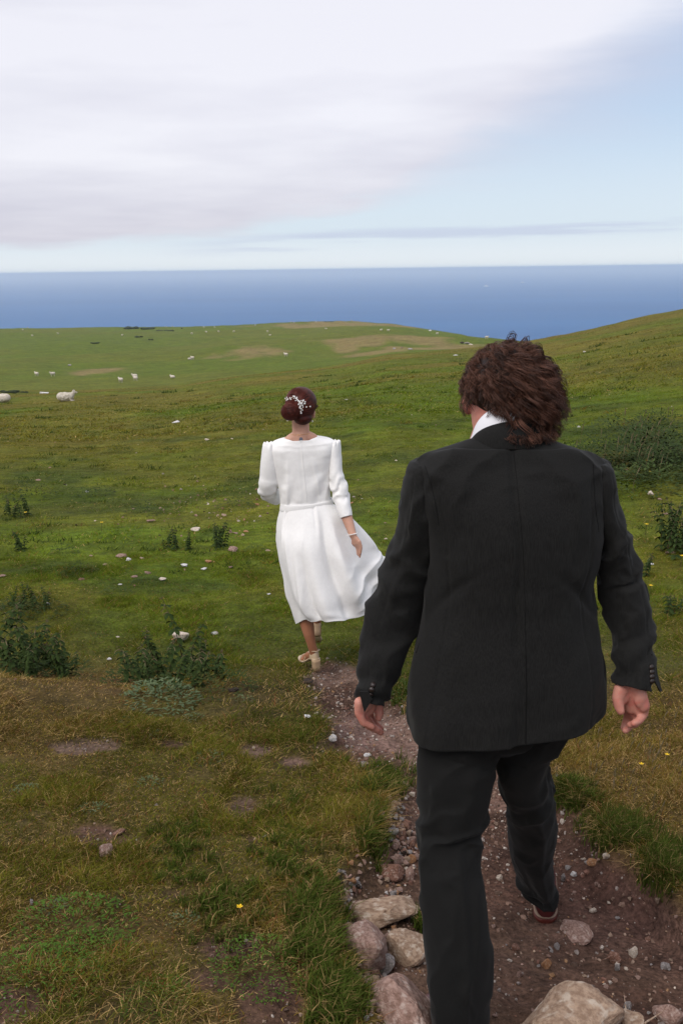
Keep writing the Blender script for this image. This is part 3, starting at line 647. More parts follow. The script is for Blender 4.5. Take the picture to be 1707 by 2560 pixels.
# open cuff corners
def flap(name, pts, mat, parent, th=.004):
    b2 = bmesh.new(); n = len(pts); A = [Vector(p) for p in pts]; nrm = (A[1]-A[0]).cross(A[2]-A[0]).normalized()*th/2
    t = [b2.verts.new(p+nrm) for p in A]; b = [b2.verts.new(p-nrm) for p in A]; b2.faces.new(t); b2.faces.new(b[::-1])
    for i in range(n): b2.faces.new((t[i], b[i], b[(i+1) % n], t[(i+1) % n]))
    bmesh.ops.recalc_face_normals(b2, faces=b2.faces); bmesh.ops.bevel(b2, geom=b2.edges[:], offset=.0012, segments=2); return bmobj(name, b2, mat, parent, False)
flap('cuff_corner', [at(898, 1728, 2.402), at(920, 1728, 2.394), at(930, 1748, 2.392), at(911, 1781, 2.40)], SUIT, jacket)
flap('cuff_corner', [at(1627, 1635, 2.375), at(1636, 1640, 2.39), at(1642, 1695, 2.40), at(1653, 1728, 2.41), at(1648, 1729, 2.40), at(1633, 1700, 2.37)], SUIT, jacket)
# pocket flaps at both sides
flap('pocket_flap', [at(1056, 1590, 2.42), at(1056, 1590, 2.52), at(1040, 1632, 2.52), at(1040, 1632, 2.42)], SUIT, jacket)
flap('pocket_flap', [at(1479, 1480, 2.44), at(1479, 1480, 2.52), at(1493, 1524, 2.52), at(1493, 1524, 2.44)], SUIT, jacket)
# collar: standing band folded over at the back of the neck
csp = [(1164, 1121, 1376, 1117, 2.455, .086, .014), (1170, 1113, 1370, 1110, 2.455, .083, .018), (1188, 1102, 1357, 1102, 2.46, .076, .018), (1203, 1096, 1346, 1097, 2.465, .070, .018), (1207, 1095, 1342, 1096, 2.465, .066, .016), (1208, 1100, 1340, 1101, 2.465, .064, .014)]
col_ = link('collar', grid_mesh('collar', rings(csp, 120, 24, 2.1), SUIT, None), jacket); m_ = col_.modifiers.new('cloth', 'SOLIDIFY'); m_.thickness = .0035; m_.offset = 1
scs = [(1172, 1112, 1350, 1100, 2.46, .072, .02), (1180, 1094, 1342, 1088, 2.46, .070, .028), (1186, 1086, 1338, 1080, 2.465, .068, .032)]
sc_ = link('shirt_collar', grid_mesh('shirt_collar', rings(scs, 100, 14, 2.05), SHIRT, None), man); m_ = sc_.modifiers.new('cloth', 'SOLIDIFY'); m_.thickness = .003; m_.offset = 1
# trousers: two legs growing out of one seat
tl = [(1040, 1700, 1500, 1700, MY, .12), (1042, 1780, 1490, 1780, MY, .13), (1044, 1850, 1440, 1850, MY, .13)]
leL = [(1060, 1780, 1290, 1800, 2.44, .12), (1048, 1860, 1246, 1880, 2.43, .118), (1044, 1930, 1231, 1945, 2.41, .112), (1044, 2010, 1219, 2025, 2.39, .104), (1044, 2091, 1200, 2095, 2.37, .094), (1044, 2170, 1202, 2170, 2.33, .088), (1050, 2250, 1216, 2250, 2.29, .088),
       (1056, 2337, 1223, 2337, 2.26, .092), (1060, 2430, 1221, 2430, 2.235, .097), (1066, 2510, 1213, 2515, 2.22, .102), (1070, 2585, 1207, 2590, 2.215, .105), (1074, 2625, 1204, 2628, 2.215, .105)]
leR = [(1225, 1790, 1430, 1780, 2.46, .115), (1228, 1850, 1398, 1840, 2.48, .11), (1236, 1905, 1366, 1900, 2.50, .105), (1248, 1960, 1378, 1950, 2.56, .10), (1266, 2020, 1386, 2010, 2.64, .093), (1272, 2075, 1391, 2068, 2.71, .088), (1273, 2115, 1383, 2110, 2.77, .085),
       (1284, 2160, 1380, 2150, 2.83, .085), (1303, 2205, 1383, 2188, 2.88, .088), (1318, 2226, 1386, 2208, 2.90, .092)]
def ldisp(seed):
    def f(u, v, P):
        n = fbm(u*5+seed, v*8, seed, 3)-.5; dn = udist(u, .75)
        d = .018*n + .015*(.5-np.abs(np.sin(v*33+dn*9+5*n)))*ridge(v, .36, .09) + .016*(.5-np.abs(np.sin(v*26+np.cos(u*6.28)*1.5+4*n)))*ss(v, .78, .93) + .006*(.5-np.abs(np.sin(v*8+u*16+5*n)))
        d += .006*ridge(dn, .03, .02)*ss(v, .35, .5)
        d += .012*np.sin(u*2*math.pi*3+seed)*ss(v, .55, .9)
        return d
    return f
bmT = bmesh.new(); me0 = grid_mesh('t0', rings([(1050, 1620, 1480, 1620, MY, .12), (1046, 1720, 1450, 1720, MY, .135), (1050, 1785, 1400, 1785, 2.455, .125), (1080, 1825, 1376, 1820, 2.47, .10), (1130, 1850, 1340, 1846, 2.48, .07), (1190, 1858, 1290, 1854, 2.48, .03)], 120, 50, 2.3), SUITD, None, cap1=True); bmT.from_mesh(me0)
trou = link('trousers', grid_mesh('trousers', rings(leL, 120, 200, 2.15), SUITD, ldisp(2), cap0=True), man)
tr2 = link('trousers_tmp', grid_mesh('t2', rings(leR, 120, 180, 2.15), SUITD, ldisp(5), cap0=True), man)
bmT.from_mesh(trou.data); bmT.from_mesh(tr2.data); seat_bm = bmT; seat_bm.to_mesh(trou.data); seat_bm.free(); bpy.data.objects.remove(tr2, do_unlink=True)
m_ = trou.modifiers.new('cloth', 'SOLIDIFY'); m_.thickness = .004; m_.offset = -1
# shoes
def shoe(heel, yaw, pitch, parent, vis=''):
    R = Matrix.Translation(heel) @ Matrix.Rotation(yaw, 4, 'Z') @ Matrix.Rotation(pitch, 4, 'X')
    def loft(prof, name, mat, par):
        # prof rows: y, half width, z low, z high
        rows = catmull(prof, 26); nu = 28; th = np.arange(nu)/nu*2*math.pi; G = np.zeros((26, nu, 3))
        for i, (y, w, a, b) in enumerate(rows):
            c = np.cos(th); s = np.sin(th); c = np.sign(c)*np.abs(c)**.8; s = np.sign(s)*np.abs(s)**.8
            G[i, :, 0] = w*c + .006*math.sin(y/.29*3.1); G[i, :, 1] = y; G[i, :, 2] = (a+b)/2+(b-a)/2*s
        me = grid_mesh(name, G, mat, None, cap0=True, cap1=True); me.transform(R); return link(name, me, par)
    up_ = loft([(-.012, .014, .03, .075), (-.009, .029, .026, .092), (.02, .039, .026, .10), (.06, .039, .026, .11), (.11, .040, .026, .098), (.16, .046, .026, .075), (.21, .049, .026, .062), (.26, .042, .026, .052), (.285, .022, .028, .044), (.29, .006, .03, .038)], 'shoe', LEATHER, parent)
    loft([(-.013, .004, .022, .028), (-.010, .019, .021, .028), (.0, .031, .021, .029), (.02, .039, .021, .030), (.06, .041, .021, .031), (.11, .043, .021, .031), (.16, .051, .021, .031), (.21, .054, .021, .031), (.26, .047, .021, .031), (.29, .024, .021, .031), (.297, .008, .022, .030)], 'welt', WELT, up_)
    loft([(-.014, .004, .0, .021), (-.011, .020, .0, .0212), (.0, .032, .0, .0212), (.02, .040, .0, .0212), (.07, .040, .0, .0212), (.09, .040, .008, .0212), (.16, .049, .008, .0212), (.21, .053, .006, .0212), (.26, .045, .006, .0212), (.29, .022, .008, .0212), (.295, .008, .010, .020)], 'sole', SOLE, up_)
    return up_
rh = at(1362, 2250, 2.95)
shoe(Vector((rh.x, 2.93, float(H(np.array([rh.x]), np.array([2.96]))[0])+.012)), math.radians(-5), math.radians(3), man)
lh = at(1110, 2560, 2.20)
shoe(Vector((lh.x+.022, 2.09, float(H(np.array([lh.x]), np.array([2.2]))[0])+.02)), math.radians(8), math.radians(-2), man)
# hair: dark under-layer and wavy wind-blown locks
b2 = bmesh.new(); ell(b2, hc+Vector((.002, -.012, .014)), (.088, .108, .110), hr); ell(b2, hc+Vector((.028, -.022, -.035)), (.074, .078, .075)); ell(b2, at(1335, 985, 2.49), (.055, .06, .075))
ell(b2, at(1275, 1050, 2.475), (.060, .045, .035))
hair = voxel('hair', b2, .006, .5, HAIR_B, man, 4)
hrng = np.random.default_rng(21); paths = []; rads = []; hcol = []
cc = np.array(hc+Vector((.001, -.010, .003))); rr = np.array((.084, .104, .105)); hrn = np.array(hr)
KP = 12; nkz = at(1260, 1085, 2.40).z; nkx = at(1270, 1100, 2.46).x; nke = at(1270, 1100, 2.37).z
def lock_path(root_dir, ln, curl, ph, wind, rise):
    d = root_dir/np.linalg.norm(root_dir); p = cc + hrn@(rr*d); nrm = hrn@(d/rr); nrm /= np.linalg.norm(nrm)
    step = ln/KP; lcut = hrng.uniform(-.006, .045); out = [p.copy()]; v = nrm*rise + np.array([.15, -.1, .1]); v /= np.linalg.norm(v)
    side = np.cross(nrm, [0, 0, 1.]); side /= np.linalg.norm(side)+1e-9
    for k in range(KP-1):
        t = k/(KP-1); g = np.array([wind*(.55+.3*t), -.12, -.95])
        v = v*.60 + g*.40*(.5+t) ; v += side*curl*math.cos(ph+t*8.2)*.66 + nrm*curl*math.sin(ph+t*8.2)*.55
        v /= np.linalg.norm(v); q = p+v*step
        # stay outside the head
        loc = hrn.T@(q-cc)/rr; r_ = np.linalg.norm(loc)
        lim = (1.04 + .18*min(1, t*2))*(1+.17*max(0, loc[0]/r_)*(loc[2]/r_ < .5))
        if r_ < lim: q = cc+hrn@(loc/r_*lim*rr)
        if q[2] < nkz: q[1] = min(q[1], 2.462-.092*math.sqrt(max(0., 1-((q[0]-nkx)/.115)**2))-.003)
        lowz = nke+lcut+(.012 if q[0] < nkx-.03 else 0)
        if q[2] < lowz: step = ln/KP*.12
        p = q; out.append(p.copy())
    return np.array(out)
tries = 0
while len(paths) < 6200 and tries < 60000:
    tries += 1
    d = hrng.normal(size=3); d /= np.linalg.norm(d)
    if d[1] > .45 or d[2] < -.86: continue                  # face side and nape stay free
    if d[0] < -.45 and d[2] < .05 and d[1] > -.5: continue
    if d[2] < -.62 and not (d[1] < -.1 and d[0] > -.35): continue
    wx = 1 if d[0] > 0 else .35
    ln = hrng.uniform(.085, .15)*(1.18 if d[0] > .1 else 1.0)*(.62 if d[0] < -.45 else 1)
    if d[2] < -.35: ln *= 1.12
    curl = hrng.uniform(.7, 1.3); ph = 5.5*d[2]+3.0*d[0]+hrng.uniform(-1.1, 1.1); wind = hrng.uniform(.0, .62)*wx*(1 if d[2] < .1 else 1.5); rise = hrng.uniform(.3, .9)
    if hrng.random() < .05: rise = 1.8; wind += .5
    g = lock_path(d, ln, curl, ph, wind, rise); base = np.array((.084, .037, .024))*hrng.uniform(.3, 1.75); m = int(hrng.integers(7, 13))
    for j in range(m):
        off = hrng.normal(size=3)*.0042; t = np.linspace(0, 1, KP)[:, None]; jit = hrng.normal(size=3)*.006
        w = np.sin(t*math.pi)*(hrng.normal()*.002)
        paths.append(g+off*(1.1-.75*t)+jit*t**3*(.7)+w); rads.append(np.linspace(.0009, .0003, KP)*hrng.uniform(.7, 1.2)); hcol.append(base*hrng.uniform(.75, 1.3))
hair_s = link('hair_lock', tubes('hair_lock', np.array(paths), np.array(rads), HAIR_S, 3, np.array(hcol)), hair); hair_s['kind'] = 'stuff'
# ================================================================ the woman
WY = 5.75
wb = gp(775, 1664); wbase = Vector((wb.x, wb.y, wb.z))
wom = empty('person', wbase); tag(wom, 'woman in a white midi dress with auburn bun walking down the grassy slope', 'person')
bm = bmesh.new()
wh = at(757, 1010, WY); wr_ = Matrix.Rotation(math.radians(-10), 3, 'Z')
ell(bm, wh, (.068, .088, .092), wr_)
def wp(x, y, z): return wh + wr_ @ Vector((x, y, z))
ell(bm, wp(0, .035, -.065), (.050, .055, .055), wr_); cap(bm, wp(0, .085, .0), wp(0, .105, -.025), .007, .011)
ell(bm, wp(0, .088, -.055), (.020, .010, .008), wr_); ell(bm, wp(0, .07, -.09), (.020, .02, .016), wr_)
ear = at(785, 1036, WY+.01); ell(bm, ear, (.008, .014, .026), Matrix.Rotation(.15, 3, 'Y')); ell(bm, wp(-.072, 0, -.03), (.008, .014, .026))
cap(bm, at(751, 1045, WY), at(753, 1105, WY-.01), .050, .052); cap(bm, at(752, 1090, WY-.015), at(755, 1140, WY-.01), .050, .060)
chain(bm, [(at(704, 1120, WY), .036), (at(732, 1098, WY-.005), .038), (at(754, 1090, WY-.008), .044), (at(776, 1096, WY-.005), .038), (at(806, 1117, WY), .036)])
ell(bm, at(757, 1150, WY), (.135, .075, .12)); ell(bm, at(762, 1230, WY), (.115, .075, .14)); ell(bm, at(770, 1320, WY), (.14, .09, .13))
chain(bm, [(at(680, 1135, WY), .034), (at(670, 1222, WY+.02), .030), (at(690, 1245, WY+.20), .028), (at(715, 1235, WY+.26), .022)])
chain(bm, [(at(830, 1135, WY), .034), (at(846, 1228, WY-.05), .030), (at(866, 1290, WY-.12), .034), (at(882, 1338, WY-.18), .0225)])
# right hand hanging, back of hand towards us
hw = at(882, 1338, WY-.18)
for p in ((893, 1358, 0), (888, 1360, .01), (897, 1354, -.005)): cap(bm, hw, at(p[0], p[1], WY-.195+p[2]), .019, .012)
def wf(pts, rs_): chain(bm, [(at(p[0], p[1], WY-.195+p[2]), r) for p, r in zip(pts, rs_)], 10)
wf([(888, 1358, .012), (893, 1372, .02), (894, 1386, .03)], (.0115, .0088, .007))
wf([(892, 1359, .002), (897, 1374, .008), (896, 1388, .02)], (.0115, .009, .007))
wf([(896, 1357, -.006), (901, 1372, -.004), (899, 1392, .004)], (.0115, .009, .007))
wf([(898, 1354, -.012), (903, 1368, -.014), (901, 1384, -.008)], (.0105, .0078, .0062))
wf([(884, 1347, .01), (882, 1358, .022), (886, 1364, .03)], (.012, .0095, .008))
# left hand in front of her, hidden behind the body
lw = at(715, 1235, WY+.26)
for k in range(4): chain(bm, [(lw, .02), (lw+Vector((.05, .02, -.01+.012*k-.01)), .011), (lw+Vector((.085, .0, -.012+.012*k-.01)), .008)])
chain(bm, [(lw, .018), (lw+Vector((.03, -.01, .035)), .009)])
# legs: the near foot planted, the other lifting ahead
chain(bm, [(at(745, 1340, WY), .085), (at(752, 1470, WY-.0), .052)])
chain(bm, [(at(752, 1470, WY), .052), (at(764, 1545, WY-.03), .0485), (at(772, 1582, WY-.04), .036), (at(778, 1608, WY-.035), .028)])
chain(bm, [(at(800, 1340, WY+.02), .08), (at(795, 1450, WY+.24), .050), (at(792, 1520, WY+.30), .044), (at(792, 1550, WY+.34), .030)])
hx = wbase.x
def HG(x, y): return float(H(np.array([x]), np.array([y]))[0])
HEEL = at(788, 1640, 5.72); FD = Vector((-.42, .90, 0)).normalized()
FSD = Vector((FD.y, -FD.x, 0))
def fp(f, s, z): return Vector((HEEL.x, HEEL.y, 0)) + FD*f + FSD*s + Vector((0, 0, HG(HEEL.x, HEEL.y)+z))
chain(bm, [(at(778, 1608, WY-.035), .028), (fp(.015, 0, .105), .027), (fp(.09, 0, .070), .026), (fp(.15, .0, .030), .024)])
for k in range(5): chain(bm, [(fp(.15, -.022+.011*k, .026), .012), (fp(.195-.006*abs(k-3.5), -.026+.013*k, .017), .0085)])
wbody = voxel('body', bm, .0038, .5, SKIN_W, wom, 3, .35)
# legs are tanner than the neck: second material slot on the lower body
wbody.data.materials.append(SKIN_T)
zc = at(760, 1430, WY).z
for p in wbody.data.polygons:
    if p.center.z < zc: p.material_index = 1
wt = bvh(wbody)
# dress bodice
bsp = [(714, 1095, 793, 1090, WY-.012, .062), (698, 1100, 814, 1095, WY-.011, .070), (680, 1107, 836, 1102, WY-.008, .078), (670, 1122, 843, 1117, WY-.002, .088), (676, 1150, 838, 1146, WY+.003, .096), (686, 1185, 832, 1178, WY+.004, .098), (694, 1215, 828, 1208, WY, .096),
       (700, 1245, 825, 1236, WY, .094), (702, 1266, 829, 1254, WY, .092)]
def bdisp(u, v, P):
    dn = udist(u, .745); n = fbm(u*8, v*6, 4, 3)-.5
    d = -.0018*ridge(dn, 0, .004) + .010*n*ss(v, .1, .3) + .006*np.sin(v*16+dn*40+5*n)*ss(v, .45, .8)*ridge(np.abs(dn), .10, .07)
    d += .006*(ridge(dn, -.12, .05)+ridge(dn, .12, .05))*ridge(v, .42, .16)
    d += .0045*ridge(dn-.05-(v-.5)*.14, 0, .012)*ss(v, .4, .6) + .0045*ridge(dn+.06+(v-.5)*.12, 0, .012)*ss(v, .4, .6)
    return d
GB = rings(bsp, 220, 130, 2.25)
# dip of the neckline at the back
thu = np.arange(220)/220
GB[0:10, :, 2] -= (np.linspace(1, 0, 10)[:, None])*(.020*np.exp(-(udist(thu, .75)/.08)**2))[None, :]
dress = link('dress', grid_mesh('dress', GB, CREPE, bdisp), wom); m_ = dress.modifiers.new('cloth', 'SOLIDIFY'); m_.thickness = .0025; m_.offset = -1
# sleeves with gathered heads
slL = [(664, 1112, 686, 1108, WY, .020), (659, 1108, 690, 1108, WY, .045), (655, 1124, 694, 1126, WY, .058), (652, 1155, 697, 1160, WY, .060), (649, 1190, 700, 1196, WY+.005, .056), (646, 1216, 697, 1212, WY+.01, .053), (648, 1236, 690, 1216, WY+.05, .045), (664, 1252, 694, 1222, WY+.12, .040), (686, 1262, 702, 1224, WY+.18, .038)]
slR = [(824, 1104, 846, 1102, WY, .020), (820, 1104, 850, 1102, WY, .045), (818, 1120, 852, 1114, WY, .058), (820, 1150, 854, 1146, WY-.01, .060), (822, 1185, 857, 1180, WY-.03, .058), (826, 1218, 866, 1208, WY-.05, .054), (833, 1248, 872, 1238, WY-.07, .050), (842, 1275, 877, 1265, WY-.10, .049), (851, 1297, 881, 1289, WY-.12, .047)]
def wsd(sd_, e):
    def f(u, v, P):
        n = fbm(u*5+sd_, v*7, sd_, 3)-.5
        return .006*n + .0055*np.sin(v*46+np.cos(u*6.28+sd_)*2.5+7*n)*ridge(v, e, .14) + .004*np.cos(u*2*math.pi*9)*ss(v, .28, .08)
    return f
for nm_, sp_, sd_, e in (('L', slL, 2, .72), ('R', slR, 6, .68)):
    o = link('sleeve', grid_mesh('sleeve', rings(sp_, 90, 110, 2.0), CREPE, wsd(sd_, e), cap0=True), dress); m_ = o.modifiers.new('cloth', 'SOLIDIFY'); m_.thickness = .0025; m_.offset = -1
# belt and zip
belt = link('belt', grid_mesh('belt', rings([(701, 1258, 830, 1246, WY, .097), (701, 1262, 831, 1249, WY, .1), (700, 1270, 832, 1258, WY, .1), (700, 1274, 832, 1262, WY, .098)], 140, 16, 2.2), CREPE, lambda u, v, P: .0015*np.sin(u*60)*0 + .002*(fbm(u*12, v, 3, 2)-.5)), dress)
m_ = belt.modifiers.new('cloth', 'SOLIDIFY'); m_.thickness = .004; m_.offset = 0
dt = bvh(dress)
zp = []
for q in np.linspace(0, 1, 16):
    p, n_ = hit(dt, 753.5+q*13.5, 1112+q*140)
    if p is not None: zp.append(p+Vector((0, -.0012, 0)))
zipo = link('zip', tubes('zip', np.array([[list(p) for p in zp]]), np.full((1, len(zp)), .0016), CREPE, 5), dress)
# skirt, blown to the right; rings of matching points round the body (left, near-left, near, near-right, right, far-right, far, far-left)
def ring8(*pts): return [list(at(*p)) for p in pts]
R0 = ring8((701, 1268, WY), (722, 1266, WY-.072), (766, 1268, WY-.098), (810, 1258, WY-.072), (831, 1258, WY), (812, 1252, WY+.07), (766, 1254, WY+.10), (722, 1258, WY+.07))
R1 = ring8((694, 1300, WY), (714, 1312, WY-.10), (768, 1318, WY-.15), (826, 1302, WY-.12), (868, 1286, WY), (838, 1286, WY+.10), (768, 1290, WY+.14), (714, 1292, WY+.10))
R2 = ring8((691, 1345, WY), (712, 1362, WY-.14), (766, 1372, WY-.20), (845, 1362, WY-.16), (926, 1347, WY+.02), (870, 1350, WY+.16), (770, 1348, WY+.20), (712, 1345, WY+.14))
R3 = ring8((701, 1400, WY), (722, 1420, WY-.16), (776, 1436, WY-.22), (868, 1425, WY-.18), (948, 1377, WY+.05), (905, 1385, WY+.22), (780, 1400, WY+.24), (720, 1400, WY+.16))
R4 = ring8((716, 1466, WY), (738, 1484, WY-.16), (795, 1500, WY-.24), (890, 1474, WY-.18), (966, 1396, WY+.08), (925, 1408, WY+.27), (805, 1440, WY+.27), (735, 1455, WY+.16))
R5 = ring8((729, 1520, WY), (754, 1522, WY-.15), (810, 1535, WY-.25), (902, 1508, WY-.15), (980, 1411, WY+.10), (940, 1424, WY+.29), (818, 1468, WY+.29), (750, 1496, WY+.17))
R6 = ring8((739, 1558, WY), (770, 1549, WY-.15), (824, 1554, WY-.26), (913, 1533, WY-.13), (994, 1428, WY+.12), (955, 1440, WY+.31), (828, 1486, WY+.31), (762, 1522, WY+.18))
RA = np.array([R0, R1, R2, R3, R4, R5, R6]); NU, NV = 280, 180
RU = np.stack([catmull_closed(r_, NU) for r_ in RA]); GS = np.stack([catmull(RU[:, k], NV) for k in range(NU)], 1)
# u: 0 left, .125 near-left, .25 near, .375 near-right, .5 right
def skd(u, v, P):
    d = np.zeros_like(u); n = fbm(u*7, v*4, 3, 3)-.5
    # (u at waist, u at hem, height, width, start)
    for ua, ub, amp, w, st_ in ((.14, .135, .022, .018, .05), (.195, .165, .030, .022, .25), (.245, .205, -.020, .020, .1), (.28, .262, .042, .034, .15), (.335, .325, -.045, .018, .0), (.36, .372, .036, .030, .1), (.405, .425, -.022, .016, .3), (.43, .455, .022, .02, .35), (.08, .075, -.014, .02, .3),
                                (.03, .04, .012, .025, .2), (.62, .6, .02, .04, .2), (.75, .74, -.02, .04, .2), (.88, .87, .02, .03, .2), (.25, .187, .012, .008, .5), (.345, .30, .012, .012, .45)):
        c = ua+(ub-ua)*v**1.1; d += amp*ridge(u, c, w)*ss(v, st_, st_+.55)
    for ua, sg in ((.10, 1), (.31, -1)): d += .005*ridge(u, ua, .012)*ridge(v, .08, .12) - .006*ridge(u, ua+.014*sg, .009)*ridge(v, .09, .12)
    d += .022*(.5-np.abs(np.sin(v*17+u*19+4*n)))*ss(u, .34, .40)*(1-ss(u, .50, .56))*ss(v, .42, .72)*(1-.3*ss(v, .9, 1))
    d += .010*(.5-np.abs(np.sin(v*6-u*15+2*n)))*ss(u, .26, .33)*(1-ss(u, .46, .5))*ridge(v, .38, .2) + .015*(.5-np.abs(np.sin(u*24+v*2.2+1.2*n)))*ss(v, .05, .35)
    d += .014*n*ss(v, .1, .5)
    return d*(1-.5*ss(v, .82, 1))
skirt = link('skirt', grid_mesh('skirt', GS, CREPE, skd), dress); m_ = skirt.modifiers.new('cloth', 'SOLIDIFY'); m_.thickness = .003; m_.offset = -1
# hair: smooth crown swept into a low bun, with a twist on the right
b2 = bmesh.new(); hcn = at(753, 1007, WY-.012); rot = Matrix.Rotation(math.radians(-8), 3, 'Y')
ell(b2, hcn, (.0905, .105, .0935), rot, 4); bun = at(726, 1029, WY-.085); ell(b2, bun, (.052, .050, .050), rot, 4); ell(b2, at(757, 1045, WY-.035), (.055, .055, .040), None, 3)
# cut away what would cover the face: front part stays shallow because the skull pushes out only behind
whair = voxel('hair', b2, .0042, .5, HAIR_R, wom, 6)
me = whair.data
co = np.empty(len(me.vertices)*3); me.vertices.foreach_get('co', co); co = co.reshape(-1, 3)
loc = co-np.array(wh); fmask = loc[:, 1] > .055; co[fmask, 1] = wh.y+.055+(loc[fmask, 1]-.055)*.25; me.vertices.foreach_set('co', co.ravel()); me.update()
hs = []; hr2 = []; hc2 = []; g2 = np.random.default_rng(4); cN = np.array(hcn); rN = np.array((.0905, .105, .0935)); rM = np.array(rot)
bN = np.array(bun); bl_ = np.linalg.norm(rM.T@(bN-cN)/rN); bd = (rM.T@(bN-cN)/rN)/bl_
for i in range(620):                                       # combed strands sweep over the crown into the bun
    a = g2.uniform(0, 2*math.pi); th = g2.uniform(1.2, 1.75)
    ax1 = np.cross(bd, [0, 1, .2]); ax1 /= np.linalg.norm(ax1); ax2 = np.cross(bd, ax1); dr = ax1*math.cos(a)+ax2*math.sin(a)
    t = np.linspace(th, .42, 16)[:, None]; sw = np.sin((th-t)*1.2)*.25*math.cos(a*.5)
    q = bd*np.cos(t)+dr*np.sin(t)+np.cross(bd, dr)*sw*.5; q /= np.linalg.norm(q, axis=1, keepdims=True); pts = cN+(rM@(q*rN*(1.004+g2.uniform(0, .012))).T).T
    if (pts[:, 1] > wh.y+.075).any(): pts[:, 1] = np.minimum(pts[:, 1], wh.y+.075)
    hs.append(pts); hr2.append(np.full(16, g2.uniform(.0006, .0013))); hc2.append(np.array((.115, .024, .016))*g2.uniform(.4, 1.45))
rB = np.array((.053, .051, .051))
for i in range(420):                                       # strands wrapped round the bun
    ph = g2.uniform(-1.2, 1.25); a0 = g2.uniform(0, 6.28); t = np.linspace(0, 2.2, 16)[:, None]+a0; tl_ = ph+.15*np.sin(t*2+i)
    q = np.concatenate([np.cos(t)*np.cos(tl_), np.sin(tl_)*.9+0*t, np.sin(t)*np.cos(tl_)], 1); q /= np.linalg.norm(q, axis=1, keepdims=True)
    q = np.stack([q[:, 0], -np.abs(q[:, 1]) if False else q[:, 1], q[:, 2]], 1); pts = bN+(rM@(q*rB*(1.0+g2.uniform(0, .02))).T).T
    hs.append(pts); hr2.append(np.full(16, g2.uniform(.0006, .0012))); hc2.append(np.array((.10, .020, .013))*g2.uniform(.35, 1.4))
for s_ in range(2):                                        # twist from the ear to the bun
    t = np.linspace(0, 1, 16); base = np.array([list(at(793-30*q, 1016+20*q, WY-.02-.07*q)) for q in t])
    for i in range(60):
        r_ = .010*(1-.3*t)*g2.uniform(.5, 1)**.5; a = s_*math.pi+t*11+g2.uniform(-.9, .9)
        hs.append(base+np.stack([r_*np.cos(a)*.5, r_*np.cos(a)*.4, r_*np.sin(a)], 1)); hr2.append(np.full(16, .0010)); hc2.append(np.array((.07, .016, .012))*g2.uniform(.4, 1.3))
ws = link('hair_strand', tubes('hair_strand', np.array(hs), np.array(hr2), HAIR_S, 3, np.array(hc2)), whair); ws['kind'] = 'stuff'
# pearl hair vine along the top of the bun
ht_ = bvh(whair); vine = []
vp = [(708, 996), (712, 999), (716, 997), (720, 995), (714, 1003), (719, 1001), (709, 1003), (722, 999), (706, 1009), (727, 996), (731, 995), (735, 992), (738, 993), (736, 997), (741, 997), (744, 1000), (740, 1002), (747, 1003), (750, 1005), (748, 1008), (753, 1002), (757, 1003), (762, 1005), (759, 1001), (752, 1009), (756, 1013), (757, 1017),
      (750, 1018), (753, 1021), (756, 1024), (752, 1027), (753, 1031), (765, 1017), (774, 1016), (751, 1015), (747, 1011), (743, 995), (761, 1009), (729, 999), (755, 1008)]
parv = empty('hair_vine', at(740, 1005, WY-.1)); parv.parent = wom; parv.matrix_parent_inverse = parent_inv(wom)
sph = None; wires = []
for k, (a, b_) in enumerate(vp):
    p, n_ = hit(ht_, a, b_)
    if p is None: continue
    if n_.dot(ray(a, b_)) > 0: n_ = -n_
    if sph is None:
        b3 = bmesh.new(); bmesh.ops.create_icosphere(b3, subdivisions=2, radius=.0042); sph = bpy.data.meshes.new('pearl'); b3.to_mesh(sph); b3.free(); sph.materials.append(PEARL); sph.polygons.foreach_set('use_smooth', np.ones(len(sph.polygons), bool))
    o = link('pearl', sph, parv); sc3 = .75+.6*((k*37) % 10)/10
    o.matrix_parent_inverse = parent_inv(parv); o.matrix_basis = Matrix.Translation(p+n_*.0065) @ Matrix.Diagonal((sc3, sc3, sc3*(1.0+.5*(k % 3 == 0)), 1)); wires.append(p+n_*.004)
wires.sort(key=lambda p: p.x)
link('wire', tubes('wire', np.array([[list(p) for p in wires]]), np.full((1, len(wires)), .0008), GOLD, 4), parv)
# earring, necklace, bracelet, ring, tattoo
def ball(name, p, r, mat, par):
    b3 = bmesh.new(); bmesh.ops.create_icosphere(b3, subdivisions=3, radius=r, matrix=Matrix.Translation(p)); return bmobj(name, b3, mat, par)
ball('earring', at(781, 1053, WY-.012), .0055, PEARL, wom); ball('earring', at(719, 1051, WY-.01), .005, PEARL, wom)
nk = []
for a in np.linspace(727, 774, 14):
    p, n_ = hit(wt, a, 1087-3.0*math.sin((a-727)/47*math.pi)*-.6-(a-727)*.06)
    if p is not None: nk.append(list(p+(n_ if n_.dot(ray(a, 1087)) < 0 else -n_)*.0012))
if len(nk) > 3: link('necklace', tubes('necklace', np.array([nk]), np.full((1, len(nk)), .0011), GOLD, 5), wom)
b3 = bmesh.new(); wc = at(881, 1336, WY-.18); axis = (at(893, 1358, WY-.195)-at(866, 1290, WY-.12)).normalized(); mq = Matrix.Translation(wc) @ axis.to_track_quat('Z', 'Y').to_matrix().to_4x4() @ Matrix.Rotation(.25, 4, 'X')
br = []
for k in range(26):
    a = k/26*2*math.pi; bmesh.ops.create_icosphere(b3, subdivisions=2, radius=.0036, matrix=mq @ Matrix.Translation((.0285*math.cos(a), .0285*math.sin(a), 0)))
bmobj('bracelet', b3, PEARL, wom)
b3 = bmesh.new(); rc = at(901, 1365, WY-.201); mr_ = Matrix.Translation(rc) @ axis.to_track_quat('Z', 'Y').to_matrix().to_4x4()
